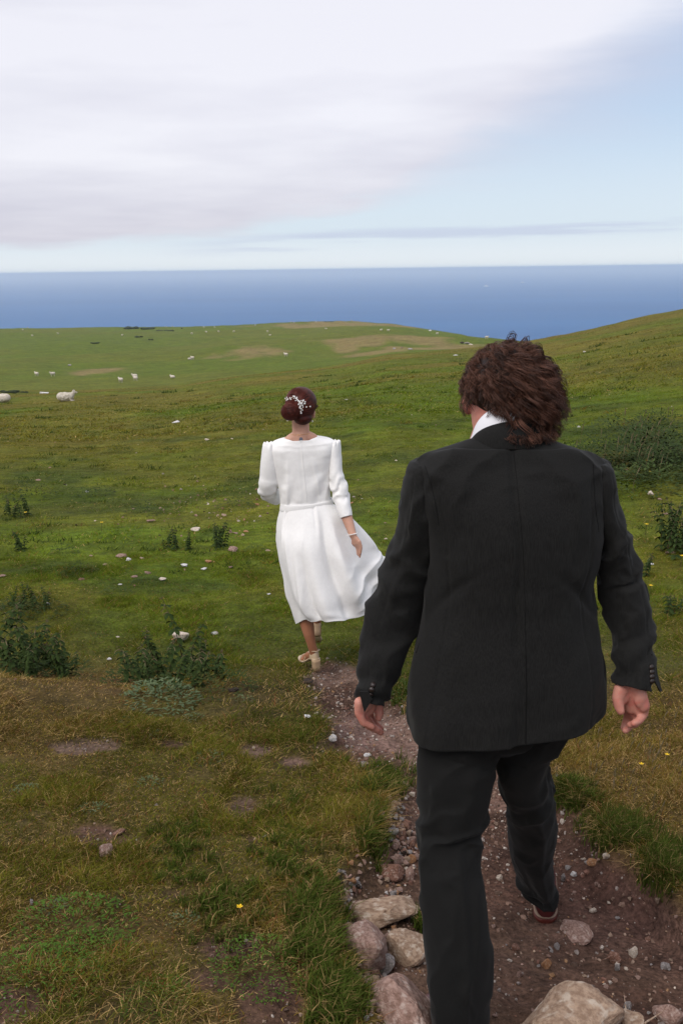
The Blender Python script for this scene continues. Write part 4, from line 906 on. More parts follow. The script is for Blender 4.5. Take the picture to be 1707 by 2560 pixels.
tp = [list(mr_ @ Vector((.0105*math.cos(a), .0105*math.sin(a), 0))) for a in np.linspace(0, 2*math.pi, 20)]; b3.free()
link('ring', tubes('ring', np.array([tp]), np.full((1, 20), .0012), GOLD, 5), wom)
b3 = bmesh.new(); tv = []
for i in range(9):
    for j in range(7):
        a = -1+2*j/6; bb = -1+2*i/8; p, n_ = hit(wt, 752.3+a*4.6*math.sqrt(max(0, 1-.8*bb*bb)), 1099+bb*5.8)
        tv.append(b3.verts.new(p+(n_ if n_.dot(ray(752, 1100)) < 0 else -n_)*.0012) if p is not None else None)
for i in range(8):
    for j in range(6):
        q = [tv[i*7+j], tv[i*7+j+1], tv[i*7+j+8], tv[i*7+j+7]]
        if all(q): b3.faces.new(q)
bmobj('tattoo', b3, INK, wom)
# block-heeled sandals
def sandal(org, fd, pitch, parent):
    """org: heel seat centre on the ground side; fd forward direction; pitch in radians (lifts the heel)"""
    sd_ = Vector((fd.y, -fd.x, 0)); M = Matrix((( sd_.x, fd.x, 0, org.x), (sd_.y, fd.y, 0, org.y), (0, 0, 1, org.z), (0, 0, 0, 1))) @ Matrix.Rotation(pitch, 4, 'X')
    def T_(p): return M @ Vector(p)
    # sole: thin curved plate, high at heel and low at toe
    prof = [(-.030, .0, .078), (-.024, .020, .078), (.0, .027, .076), (.04, .026, .064), (.08, .026, .040), (.12, .033, .016), (.16, .037, .008), (.20, .032, .008), (.225, .016, .010), (.23, .003, .011)]
    rows = catmull(prof, 30); b4 = bmesh.new(); top = []; bot = []
    for y, w, z in rows:
        w = max(w, .001); top.append([b4.verts.new(T_((x_*w, y, z+.005))) for x_ in (-1, -.5, 0, .5, 1)]); bot.append([b4.verts.new(T_((x_*w, y, z-.004))) for x_ in (-1, -.5, 0, .5, 1)])
    for A, rev in ((top, False), (bot, True)):
        for i in range(29):
            for j in range(4): f = [A[i][j], A[i][j+1], A[i+1][j+1], A[i+1][j]]; b4.faces.new(f[::-1] if rev else f)
    for i in range(29):
        for j in (0, 4): b4.faces.new((top[i][j], bot[i][j], bot[i+1][j], top[i+1][j]))
    bmesh.ops.recalc_face_normals(b4, faces=b4.faces); so = bmobj('sandal', b4, GOLDL, parent)
    # heel cup
    nu, nv = 40, 14; G = np.zeros((nv, nu, 3))
    for i in range(nv):
        v = i/(nv-1)
        for j in range(nu):
            a = -math.pi*.5-1.75+3.5*j/(nu-1); k = abs(j/(nu-1)-.5)*2; hgt = .052*(1-.35*k**3)
            r = .030+.002*math.sin(v*3.1); z = .078+v*hgt-.012*k**2*(1-v); G[i, j] = T_(((r-.006*v)*math.cos(a), (r+.004-.012*v)*math.sin(a)+.010+.012*k**2, z))
    V = G.reshape(-1, 3); Fq = [[i*nu+j, i*nu+j+1, (i+1)*nu+j+1, (i+1)*nu+j] for i in range(nv-1) for j in range(nu-1)]
    o = link('heel_cup', npmesh('heel_cup', V, Fq, GOLDL), so); m_ = o.modifiers.new('l', 'SOLIDIFY'); m_.thickness = .002
    # block heel
    b4 = bmesh.new(); R_ = []
    for z, w, y0, y1 in ((.0, .0235, -.032, .014), (.03, .0225, -.032, .013), (.06, .024, -.034, .018), (.076, .027, -.036, .026)):
        R_.append([b4.verts.new(T_((w*cx, (y0+y1)/2+(y1-y0)/2*sy, z))) for cx, sy in [(np.sign(math.cos(a))*abs(math.cos(a))**.6, np.sign(math.sin(a))*abs(math.sin(a))**.6) for a in np.linspace(0, 2*math.pi, 25)[:-1]]])
    for A, B_ in zip(R_[:-1], R_[1:]):
        for i in range(24): b4.faces.new((A[i], A[(i+1) % 24], B_[(i+1) % 24], B_[i]))
    b4.faces.new(R_[0][::-1]); b4.faces.new(R_[-1]); bmobj('heel', b4, HEELM, so)
    # straps: ankle, crossing, toe band
    def strap(pts, r): c_ = catmull(pts, 24); link('strap', tubes('strap', np.array([[list(T_(p)) for p in c_]]), np.full((1, 24), r), GOLDL, 8), so)
    strap([(0, -.027, .132), (-.026, -.008, .130), (-.030, .024, .122), (0, .052, .118), (.030, .024, .122), (.026, -.008, .130), (0, -.027, .132)], .0028)
    strap([(-.027, .0, .120), (-.026, .04, .108), (0, .062, .112), (.026, .04, .108), (.027, .0, .120)], .0022)
    strap([(-.004, .056, .114), (-.016, .085, .085), (-.030, .110, .030), (-.033, .118, .014)], .0026)
    strap([(-.036, .150, .010), (-.030, .158, .036), (0, .165, .046), (.030, .158, .036), (.036, .150, .010)], .0045)
    return so
sandal(Vector((HEEL.x, HEEL.y, HG(HEEL.x, HEEL.y)+.004)), FD, 0, wom)
f2 = at(793, 1580, WY+.30); sandal(Vector((f2.x, f2.y, f2.z-.03)), Vector((-.1, .99, 0)).normalized(), math.radians(-34), wom)
b3 = bmesh.new(); f2m = Matrix.Rotation(math.radians(-34), 3, 'X')
chain(b3, [(at(792, 1540, WY+.34), .030), (f2+f2m@Vector((0, .01, .075)), .026), (f2+f2m@Vector((0, .09, .035)), .024), (f2+f2m@Vector((0, .19, -.005)), .02)])
voxel('foot', b3, .005, .5, SKIN_T, wom, 3)
# ---------------------------------------------------------------- stones
def rock_mesh(seed, sub=3, flat=.7, cuts=9, rough=.05, elong=1.3):
    """an angular broken stone: hull of a few scattered points, its faces split and roughened"""
    g = np.random.default_rng(seed); b = bmesh.new(); n = {1: 9, 2: 13}.get(sub, 17 if sub < 5 else 22)
    D = g.normal(size=(n, 3)); D /= np.linalg.norm(D, axis=1, keepdims=True); D *= g.uniform(.82, 1.0, (n, 1))
    for d in D: b.verts.new(d*(1, 1, .8))
    h = bmesh.ops.convex_hull(b, input=b.verts); bmesh.ops.delete(b, geom=[v for v in b.verts if not v.link_faces], context='VERTS')
    if sub >= 2:
        bmesh.ops.bevel(b, geom=b.edges[:], offset=.07 if sub < 5 else .05, segments=1, affect='EDGES'); bmesh.ops.triangulate(b, faces=b.faces)
        for _ in range(0 if sub == 2 else 1 if sub == 3 else 2): bmesh.ops.subdivide_edges(b, edges=b.edges[:], cuts=1, use_grid_fill=True)
        if sub == 5: bmesh.ops.subdivide_edges(b, edges=b.edges[:], cuts=1, use_grid_fill=True)
    P = np.array([v.co for v in b.verts]); k = .10 if sub >= 3 else .04
    q = fbm(P[:, 0]*2.1+seed, P[:, 1]*2.1+P[:, 2]*1.7, seed % 6, 5)-.5; q2 = fbm(P[:, 0]*6+seed, P[:, 2]*6+P[:, 1]*5, (seed+2) % 6, 4)-.5
    P += P*(q[:, None]*k*1.6+q2[:, None]*k*1.1); lo, hi = P.min(0), P.max(0); P = (P-(lo+hi)/2)/(hi-lo)*2
    for v, p in zip(b.verts, P): v.co = p
    bmesh.ops.recalc_face_normals(b, faces=b.faces); me = bpy.data.meshes.new('rock'); b.to_mesh(me); b.free(); me.polygons.foreach_set('use_smooth', np.full(len(me.polygons), False)); return me
def stone_mat(name, a, b, c):
    a, b, c = [tuple(min(.8, q*(1.22 if name not in ('white_limestone', 'dark_stone') else 1)) for q in v_) for v_ in (a, b, c)]
    return material(name, a, b, .9, 7, 8, bump=.7, bscale=22, bdist=.012, spec=.15, c3=c, c3scale=3.2, contrast=(.38, .62))
ST = {'tan': stone_mat('tan_limestone', (.22, .145, .10), (.35, .25, .18), (.44, .36, .29)), 'pink': stone_mat('pinkish_limestone', (.19, .115, .09), (.31, .205, .17), (.40, .31, .27)),
      'grey': stone_mat('grey_limestone', (.17, .15, .145), (.30, .27, .26), (.44, .41, .40)), 'red': stone_mat('red_brown_stone', (.13, .065, .045), (.24, .13, .095), (.30, .21, .17)),
      'pale': stone_mat('pale_limestone', (.42, .34, .27), (.60, .51, .43), (.68, .62, .56)), 'white': stone_mat('white_limestone', (.60, .58, .57), (.75, .73, .72), (.50, .47, .45)),
      'dark': stone_mat('dark_stone', (.035, .026, .022), (.075, .055, .045), (.10, .075, .06)), 'orange': stone_mat('orange_brown_stone', (.24, .115, .055), (.36, .19, .10), (.38, .26, .17))}
_rk = {}
_small = []
def rock(px, py, w, hh, colr, seed, label, sub=2, yaw=None, sink=.22, cuts=9, lift=0., tilt=(0, 0), elong=1.3, group=None, name='rock', dy=0., deep=None):
    """w, hh: width and height of the stone in metres; px,py: where its base centre stands"""
    p = gp(px, py) if not isinstance(px, Vector) else px
    key = (seed % 14, sub, cuts, colr)
    if sub < 3 and key in _rk: me = _rk[key]
    else: me = rock_mesh(seed, sub, .75, cuts, .035, elong); me.materials.append(ST[colr]); _rk[key] = me
    o = bpy.data.objects.new(name, me); COL.objects.link(o); g = np.random.default_rng(seed*13+int(p.x*50) % 97)
    o.scale = (w/2, (deep or w*.8)/2, hh/2); o.location = (p.x, p.y+dy, p.z+hh*(.5-sink)+lift)
    o.rotation_euler = (tilt[0], tilt[1], g.uniform(-.5, .5) if yaw is None else yaw)
    tag(o, label, 'rock' if name == 'rock' else name, group); return o
def mp(px, py): return mpp(gp(px, py))
# large stones: px, py of the base centre, picture width and height turned into metres, colour, label
big = [(958, 2304, 190, .088, 'tan', 101, 'large flat topped oval tan boulder beside the man left leg, top of the stone pile', 5, 0, 9, .15),
       (918, 2402, 110, .11, 'pink', 102, 'angular pinkish rock with a pointed top just below the flat oval boulder', 4, .3, 12, .16),
       (1024, 2394, 110, .08, 'tan', 103, 'tan rough rock half hidden by the trouser leg below the oval boulder', 4, .5, 10, .14),
       (962, 2424, 40, .06, 'grey', 104, 'small grey wedge of stone leaning between the pinkish rock and the huge boulder', 3, 1.2, 8, .07),
       (925, 2436, 82, .055, 'red', 105, 'long reddish brown stone lying under the angular pinkish rock', 3, -.1, 9, .08),
       (1008, 2585, 165, .16, 'pink', 106, 'huge rough pinkish grey boulder at the bottom edge beside the burgundy shoe', 4, .9, 9, .30),
       (966, 2458, 24, .035, 'grey', 107, 'small pale grey block above the huge bottom boulder', 3, .3, 8, None),
       (934, 2474, 34, .045, 'tan', 108, 'small square tan stone left of the pale grey block', 3, .1, 7, None),
       (888, 2222, 38, .06, 'grey', 109, 'grey and tan stone at the left shoulder of the oval boulder', 3, .4, 9, None),
       (850, 2216, 24, .04, 'dark', 110, 'dark rounded stone at the outer left end of the stone pile', 3, .1, 9, None),
       (859, 2274, 24, .05, 'tan', 111, 'narrow upright tan stone left of the oval boulder', 3, 1.3, 8, None),
       (866, 2345, 40, .06, 'tan', 112, 'lumpy tan stone on the grass edge left of the pinkish rock', 3, .2, 8, None),
       (980, 2196, 62, .055, 'red', 113, 'brown block lying directly behind the oval boulder', 3, .1, 9, None),
       (1026, 2198, 34, .055, 'pink', 114, 'pinkish cube of stone behind the oval boulder against the trouser leg', 3, .6, 8, None),
       (994, 2160, 30, .04, 'pink', 115, 'pinkish chunk in the rubble above the brown block', 3, 1., 8, None),
       (982, 2082, 30, .026, 'grey', 116, 'thin dark grey slab at the top left of the rubble', 3, .2, 9, None),
       (978, 2104, 20, .035, 'grey', 117, 'pale grey chip below the thin slab in the rubble', 3, .9, 8, None),
       (990, 2122, 26, .035, 'pink', 118, 'pinkish faceted stone in the middle of the rubble', 3, .1, 7, None),
       (1010, 2102, 14, .05, 'red', 119, 'upright reddish sliver of stone in the rubble', 3, 1.4, 7, None),
       (1026, 2152, 30, .035, 'orange', 120, 'orange brown cobble touching the trouser leg at knee height', 3, .2, 8, None),
       (1032, 2120, 22, .035, 'red', 121, 'round red brown stone above the orange cobble', 3, .8, 9, None),
       (1008, 2138, 20, .03, 'dark', 122, 'dark stone wedged in the rubble left of the orange cobble', 3, .5, 9, None),
       (1478, 2640, 290, .115, 'tan', 123, 'biggest pale tan boulder at the bottom edge on the right side of the path', 5, .45, 6, .40),
       (1604, 2556, 108, .07, 'tan', 124, 'flat tan slab right of the biggest boulder at the bottom', 4, -.35, 10, .16),
       (1680, 2560, 76, .05, 'pink', 125, 'flat pinkish stone in the bottom right corner', 3, .2, 9, .12),
       (1440, 2335, 74, .03, 'pink', 126, 'half buried pinkish rock in the path right of the man heel', 4, .2, 8, .13),
       (1528, 2408, 60, .035, 'red', 127, 'brown angular stone in the path above the biggest boulder', 3, -.5, 8, None),
       (1577, 2388, 30, .03, 'pale', 128, 'pale angular stone right of the brown angular stone', 3, -.4, 8, None),
       (1366, 2418, 26, .03, 'orange', 129, 'small orange brown block between the trouser leg and the biggest boulder', 3, .3, 6, None),
       (1480, 2160, 30, .022, 'orange', 130, 'flat orange brown stone in the path near the right bank', 3, .4, 8, None),
       (1515, 2145, 18, .02, 'pale', 131, 'small pale stone under the right bank', 2, .4, 8, None),
       (1440, 2085, 22, .025, 'pale', 132, 'pale pebble shaped stone highest on the path right of the trousers', 3, .2, 8, None),
       (1407, 2202, 14, .03, 'grey', 133, 'grey upright stone just right of the man front shoe', 3, 1.2, 8, None),
       (1418, 2174, 14, .018, 'grey', 134, 'small grey stone a little above the upright grey one', 2, .2, 8, None),
       (1433, 2188, 18, .016, 'white', 135, 'small white stone right of the upright grey one', 2, .3, 8, None),
       (1542, 2426, 16, .026, 'grey', 136, 'bluish grey pebble below the brown angular stone', 3, 1.2, 8, None),
       (1297, 2440, 18, .03, 'pink', 137, 'pinkish stone right of the near trouser leg low in the picture', 3, .9, 8, None),
       (1287, 2375, 22, .02, 'red', 138, 'dull brown stone sunk in the soil right of the near trouser leg', 3, .4, 8, None),
       (1248, 2200, 16, .022, 'pale', 139, 'pale stone between the two trouser legs', 3, .3, 8, None),
       (1390, 2372, 15, .022, 'grey', 140, 'grey brown stone above the orange brown block', 2, .5, 8, None),
       (1480, 2278, 20, .016, 'pale', 141, 'thin pale chip right of the half buried pinkish rock', 2, .2, 8, None),
       (1566, 2524, 22, .03, 'grey', 142, 'grey pebble in the gap between biggest boulder and flat slab', 3, .2, 8, None),
       (1620, 2350, 18, .02, 'red', 143, 'small brown stone on the right part of the path', 2, .2, 8, None),
       (1660, 2420, 26, .02, 'grey', 144, 'grey stone at the far right of the path', 2, .2, 8, None),
       (1690, 2300, 16, .018, 'pink', 145, 'pinkish chip under the right bank near the picture edge', 2, .2, 8, None),
       (829, 1850, 26, .028, 'white', 146, 'white angular stone on the left edge of the path behind the man hand', 3, .3, 7, None),
       (1015, 1965, 22, .022, 'tan', 147, 'small tan stone above the rubble beside the trouser leg', 2, .3, 8, None),
       (917, 1890, 20, .014, 'white', 148, 'thin white flake on the gravel right below the man left hand', 2, .2, 8, None),
       (909, 1912, 16, .016, 'grey', 149, 'grey chip on the gravel below the thin white flake', 2, .2, 8, None),
       (1030, 1990, 16, .02, 'pale', 150, 'pale chip at the left edge of the trouser leg', 2, .2, 8, None),
       (267, 2140, 34, .05, 'pink', 151, 'upright brown stone bedded in bare soil at left foreground', 3, .2, 8, None),
       (298, 2085, 34, .02, 'red', 152, 'flat brown stone just behind the upright one in left foreground', 3, .1, 9, None),
       (80, 2262, 14, .02, 'grey', 153, 'small grey stone in the grass near the left edge', 2, .2, 8, None),
       (664, 2095, 14, .012, 'grey', 154, 'small grey stone in the worn hollow left of the tall grass', 2, .2, 8, None)]
for px_, py_, w, h_, c, sd_, lab, sub, yaw, cuts, deep in big:
    m = mp(px_, py_); rock(px_, py_, w*m, h_*1.3, c, sd_, lab, sub, yaw, .22, cuts, deep=deep)
field = [(490, 1326, 26, .5, 'pale', 'long pale stone on a slope, left of the woman at waist level'), (378, 1306, 20, .5, 'pink', 'pinkish stone furthest left of the three in a row level with the belt'),
         (613, 1330, 17, .6, 'orange', 'orange brown stone a little left of the woman skirt'), (582, 1378, 24, .8, 'pink', 'rounded pinkish boulder right of the dark nettle tuft'),
         (305, 1392, 26, .4, 'pink', 'flat pinkish stone beside a white one left of centre'), (322, 1401, 13, .8, 'white', 'small bright white stone right of the flat pinkish one'),
         (359, 1398, 15, .5, 'tan', 'tan stone right of the bright white one'), (264, 1414, 12, .6, 'tan', 'small tan stone left of the flat pinkish one'), (462, 1416, 20, .45, 'white', 'flat white stone below the dark nettle tufts'),
         (511, 1424, 17, .35, 'white', 'thin white stone right of the flat white one'), (522, 1406, 17, .5, 'orange', 'orange tan stone just above the thin white one'), (536, 1406, 8, .7, 'orange', 'tiny orange stone touching the orange tan one'),
         (370, 1434, 15, .6, 'pink', 'pinkish stone in open turf below the tan and white group'), (337, 1443, 15, .4, 'pink', 'flat pinkish stone left of the one in open turf'), (407, 1452, 18, .7, 'pale', 'pale wedge shaped stone lowest of the scattered group'),
         (578, 1421, 13, .6, 'pink', 'small pinkish stone between nettle tuft and skirt'), (668, 1487, 17, .3, 'white', 'thin white flake left of the skirt hem'), (560, 1290, 13, .6, 'tan', 'tan stone left of the gravelly patch'),
         (218, 1231, 8, .9, 'white', 'small white stone alone high on the left slope'), (496, 1205, 9, .7, 'pink', 'small pinkish stone upslope of the gravelly patch'), (517, 1101, 11, .6, 'pale', 'pale stone on the slope left of the woman shoulder'),
         (643, 1263, 10, .7, 'orange', 'orange stone next to the woman left sleeve'), (670, 1377, 12, .4, 'tan', 'tan flake touching the left side of the skirt'), (96, 1201, 12, .4, 'pink', 'flat pinkish stone near the left edge high on the slope'),
         (331, 1273, 12, .5, 'pink', 'pinkish stone upslope of the row level with the belt'), (588, 1334, 14, .4, 'pink', 'flat pinkish stone beside the orange brown one'), (301, 1462, 9, .4, 'white', 'small white chip low in the left turf'),
         (452, 1600, 38, .8, 'pale', 'pale cream rock showing above the middle nettle clump'), (436, 1608, 22, .8, 'orange', 'orange tan rock leaning on the pale cream one'), (537, 1585, 17, .5, 'white', 'white stone right of the middle nettle clump'),
         (370, 1581, 10, .6, 'pink', 'small pinkish stone left of the middle nettle clump'), (274, 1650, 13, .7, 'white', 'white stone between the two nettle clumps'), (295, 1593, 9, .4, 'pale', 'small pale chip above the white stone between the nettle clumps'),
         (584, 1728, 26, .45, 'dark', 'dark brown lump right of the middle nettle clump'), (768, 1706, 30, .4, 'dark', 'dark brown stone left of the path start below the heel'), (160, 1672, 16, .8, 'pink', 'brown stone at the foot of the left nettle clump'),
         (1626, 1236, 17, .8, 'pale', 'cream stone on the right slope below the bracken'), (1648, 1249, 11, .5, 'pink', 'small pinkish stone right of the cream one'), (1658, 1285, 17, .4, 'pink', 'pinkish flat stone on the right slope above the dark clump'),
         (1676, 1384, 24, .35, 'pink', 'long pinkish stone at the foot of the dark nettle clump on the right'), (1626, 1412, 12, .6, 'white', 'white chip on the right slope'), (1577, 1342, 12, .4, 'dark', 'dark lump on the turf beside the right sleeve'),
         (440, 1057, 17, .5, 'white', 'white stone on a tussock in the middle of the left field'), (111, 984, 21, .3, 'white', 'long white slab lying between the lying sheep and the scrub'), (865, 1000, 7, .7, 'white', 'bright white stone on the slope right of the woman hair'),
         (1138, 889, 13, .25, 'white', 'thin pale slab on the slope left of the man hair'), (580, 1098, 6, .7, 'pale', 'tiny pale stone left of the woman shoulder'), (1446, 1068, 8, .6, 'white', 'white stone on the slope right of the man hair'),
         (690, 1108, 5, .7, 'dark', 'tiny dark stone left of the woman shoulder pad'), (946, 1158, 6, .8, 'dark', 'small dark lump between woman and man'), (990, 1152, 7, .6, 'pale', 'small pale stone against the man left shoulder'),
         (880, 1258, 9, .5, 'orange', 'small orange stone right of the woman sleeve'), (905, 1247, 5, .4, 'white', 'tiny white chip upslope of the small orange stone'), (965, 1348, 9, .6, 'pale', 'pale stone near the tip of the skirt'), (963, 1308, 7, .5, 'pink', 'pinkish chip upslope of the skirt tip'),
         (1460, 880, 6, .6, 'white', 'tiny white stone high on the right hill'), (1305, 905, 6, .6, 'pale', 'tiny pale stone on the hill right of the man hair'), (228, 1390, 9, .4, 'tan', 'tan chip near the dark weed left of the scattered group'),
         (240, 1303, 8, .5, 'pale', 'small pale chip left of the row level with the belt'), (10, 1440, 20, .4, 'pink', 'flat pinkish stone at the left picture edge'), (205, 1450, 16, .4, 'red', 'flat brown stone low in the left turf'), (120, 1510, 12, .4, 'white', 'small white chip above the left nettle clump')]
for k, (px_, py_, w, asp, c, lab) in enumerate(field):
    m = mp(px_, py_); ww = w*m; rock(px_, py_, ww*1.1, ww*asp*.9, c, 200+k, lab, 3 if w > 20 else 2, None, .2, 8)
# stony rubble column between grass and trouser leg, built stone by stone
g = np.random.default_rng(8); k = 0
CW = {'tan': 'tan', 'pink': 'pinkish', 'grey': 'grey', 'red': 'red brown', 'orange': 'orange brown', 'dark': 'dark brown', 'pale': 'cream', 'white': 'white'}
def SZ(w, a, b, c): return 'small' if w <= a else 'fist sized' if w <= b else 'large'
RG = ['in the rubble above the oval boulder', 'at the top of the rubble column beside the trouser leg', 'in the rubble column at knee height', 'in the rubble left of the oval boulder', 'in the rubble between grass and huge bottom boulder', 'in the rubble right behind the oval boulder', 'in the grass at the foot of the stone pile', 'in the gap below the oval boulder', 'at the upper left corner of the stone pile']
rub = [((1000, 2180), (50, 20), 14), ((980, 2040), (36, 34), 46), ((1012, 2110), (28, 50), 60), ((880, 2250), (34, 60), 42), ((915, 2440), (46, 60), 70), ((1000, 2235), (40, 12), 8), ((930, 2520), (28, 45), 26), ((985, 2370), (24, 40), 20), ((850, 2190), (14, 20), 8)]
for ri_, ((cx, cy), (sx, sy), n) in enumerate(rub):
    for _ in range(n):
        a = cx+g.normal()*sx*.55; b = cy+g.normal()*sy*.55; w = float(g.choice([10, 13, 16, 20, 24], p=[.3, .3, .2, .13, .07])); c = str(g.choice(['tan', 'pink', 'grey', 'red', 'orange', 'dark'], p=[.22, .28, .2, .14, .08, .08]))
        m = mp(a, b)
        if w < 16: _small.append((gp(a, b), w*m, w*m*g.uniform(.5, .95), c, g.uniform(0, 3), g.uniform(-.5, .5))); k += 1; continue
        rock(a, b, w*m, w*m*g.uniform(.5, .95), c, 300+k % 14, SZ(w, 10, 16, 0)+' '+CW[c]+' stone '+RG[ri_], 2, g.uniform(0, 3), .1, 7, lift=g.uniform(0, .012), tilt=(g.uniform(-.5, .5), g.uniform(-.5, .5)), group='rubble stones along the left side of the path'); k += 1
# loose stones one can count on the open path
for _ in range(110):
    a = g.uniform(1215, 1700); b = g.uniform(1960, 2550); P = gp(a, b)
    if float(dpath(np.array([P.x]), np.array([P.y]))[0]) > -.05: continue
    w = float(g.choice([7, 9, 12, 15], p=[.4, .3, .2, .1])); c = str(g.choice(['tan', 'pink', 'grey', 'red', 'pale', 'orange'], p=[.2, .27, .2, .18, .1, .05])); m = mpp(P)
    if w < 9: _small.append((P, w*m, w*m*.6, c, g.uniform(0, 3), g.uniform(-.3, .3))); continue
    rock(P, None, w*m, w*m*g.uniform(.4, .8), c, 330+k % 14, SZ(w, 7, 12, 0)+' '+CW[c]+' stone on the soil '+('between and beside the trouser legs' if a < 1400 else 'under the right bank' if b < 2250 else 'of the path in the lower right'), 2, g.uniform(0, 3), .2, 7, tilt=(g.uniform(-.3, .3), g.uniform(-.3, .3)), group='loose stones on the path'); k += 1
sb = bmesh.new(); smats = list(ST)
for q_, (P, w, hh, c, yaw, tl_) in enumerate(_small):
    me_ = rock_mesh(500+q_ % 20, 1, .75, 6, .03, 1.3) if q_ < 20 else None
    if q_ < 20: _rk[('s', q_)] = me_
    me_ = _rk[('s', q_ % 20)]; n0 = len(sb.verts); f0 = len(sb.faces); sb.from_mesh(me_); sb.verts.ensure_lookup_table(); sb.faces.ensure_lookup_table()
    bmesh.ops.transform(sb, matrix=Matrix.Translation((P.x, P.y, P.z+hh*.3)) @ Matrix.Rotation(yaw, 4, 'Z') @ Matrix.Rotation(tl_, 4, 'X') @ Matrix.Diagonal((w/2, w*.4, hh/2, 1)), verts=sb.verts[n0:])
    for f in sb.faces[f0:]: f.material_index = smats.index(c)
me_ = bpy.data.meshes.new('rubble'); sb.to_mesh(me_); sb.free()
for c in smats: me_.materials.append(ST[c])
ro = link('rubble', me_); tag(ro, 'small broken stones packed between the larger rubble beside the path', 'rubble', kind='stuff')
# gravel: uncountable chips on path and bare spots
ico = bmesh.new(); bmesh.ops.create_icosphere(ico, subdivisions=1, radius=1); IV = np.array([v.co for v in ico.verts]); IF = np.array([[v.index for v in f.verts] for f in ico.faces]); ico.free()
ic0 = bmesh.new(); bmesh.ops.create_icosphere(ic0, subdivisions=0, radius=1) if False else bmesh.ops.create_cone(ic0, cap_ends=True, segments=5, radius1=1, radius2=.6, depth=1.1); bmesh.ops.triangulate(ic0, faces=ic0.faces); LV = np.array([v.co for v in ic0.verts]); LF = np.array([[v.index for v in f.verts] for f in ic0.faces]); ic0.free()
def scatter(n, smin, smax, xr, yr, cond, seed, base, fcs):
    r_ = np.random.default_rng(seed); x = r_.uniform(*xr, n); y = r_.uniform(*yr, n); kp = r_.random(n) < cond(x, y); x, y = x[kp], y[kp]; n = len(x); z = H(x, y)
    s = smin*(smax/smin)**(r_.random(n)**2.6)
    A = r_.normal(size=(n, 3, 3)); Qm, _ = np.linalg.qr(A); sc_ = s[:, None]*r_.uniform(.5, 1.1, (n, 3)); P = base[None]*sc_[:, None, :]*r_.uniform(.75, 1.15, (n, len(base), 1)); P = np.einsum('nij,nkj->nki', Qm, P)
    P += np.stack([x, y, z+s*.15], -1)[:, None]
    pal = np.array([(.30, .215, .165), (.24, .155, .12), (.33, .28, .255), (.19, .10, .075), (.48, .42, .37), (.13, .085, .065), (.34, .20, .11)]); ci = r_.choice(7, n, p=[.2, .25, .17, .14, .09, .1, .05]); c = pal[ci]*r_.uniform(.75, 1.2, (n, 1))
    return P.reshape(-1, 3), (fcs[None]+(np.arange(n)*len(base))[:, None, None]).reshape(-1, 3), np.repeat(c, len(base), 0)
def pcond(x, y): d = dpath(x, y); return ss(-d, -.06, .05)*np.clip(.30+.9*ss(fbm(x*2.4, y*2.4, 3, 3), .42, .6)+ss(y, 3.0, 3.8)+1.0*np.exp(-(np.maximum(-d, 0)/.12)**2)*(x < .5), 0, 1)
GRAV = material('gravel_chips', (1, 1, 1), (.7, .68, .66), .9, 90, 3, attr='tint', spec=.15)
Vg, Fg, Cg = scatter(42000, .0022, .015, (-.5, 2.2), (1.6, 6.2), pcond, 31, LV, LF)
gr = link('gravel', npmesh('gravel', Vg, Fg, GRAV, False, Cg)); tag(gr, 'small stone chips and gravel strewn over the soil of the path', 'gravel', kind='stuff')
fc_ = gp(640, 1268)
def fcond(x, y): return np.exp(-((x-fc_.x+.25)/.9)**2-((y-fc_.y-.3)/1.6)**2)*.8 + .25*bare(x, y)*(y < 6)
Vg, Fg, Cg = scatter(1500, .01, .035, (fc_.x-2.2, fc_.x+1.6), (fc_.y-3, fc_.y+4), fcond, 33, LV, LF)
Vh, Fh, Ch = scatter(9000, .003, .012, (-2.2, .4), (1.8, 6), lambda x, y: .9*bare(x, y)+.02, 34, LV, LF)
g2_ = link('gravel', npmesh('gravel', np.vstack([Vg, Vh]), np.vstack([Fg, Fh+len(Vg)]), GRAV, False, np.vstack([Cg*1.4, Ch]))); tag(g2_, 'pale stone crumbs in the turf left of the woman and on bare spots', 'gravel', kind='stuff')
# crumpled silver wrapper and white paper scraps
def scrap(px, py, w, mat, name, label, cat):
    p = gp(px, py); b = bmesh.new(); bmesh.ops.create_grid(b, x_segments=7, y_segments=7, size=w*mpp(p)/2); rg_ = random.Random(int(px))
    for v in b.verts: v.co += Vector((rg_.uniform(-1, 1), rg_.uniform(-1, 1), rg_.uniform(0, 2.2)))*w*mpp(p)*.12
    o = bmobj(name, b, mat, None, False); o.location = (p.x, p.y, p.z+.012); m_ = o.modifiers.new('t', 'SOLIDIFY'); m_.thickness = .0006; tag(o, label, cat)
FOIL = material('silver_foil', (.75, .75, .78), rough=.25, metal=1.0); PAPER = material('white_paper', (.75, .75, .77), rough=.7)
scrap(960, 2545, 18, FOIL, 'foil_wrapper', 'crumpled silver foil at the foot of the huge bottom boulder', 'litter')
scrap(769, 1797, 14, PAPER, 'feather', 'small white feather lying in the grass left of the path', 'feather')
scrap(865, 1000, 5, PAPER, 'paper_scrap', 'tiny white scrap on the slope right of the woman hair', 'litter')
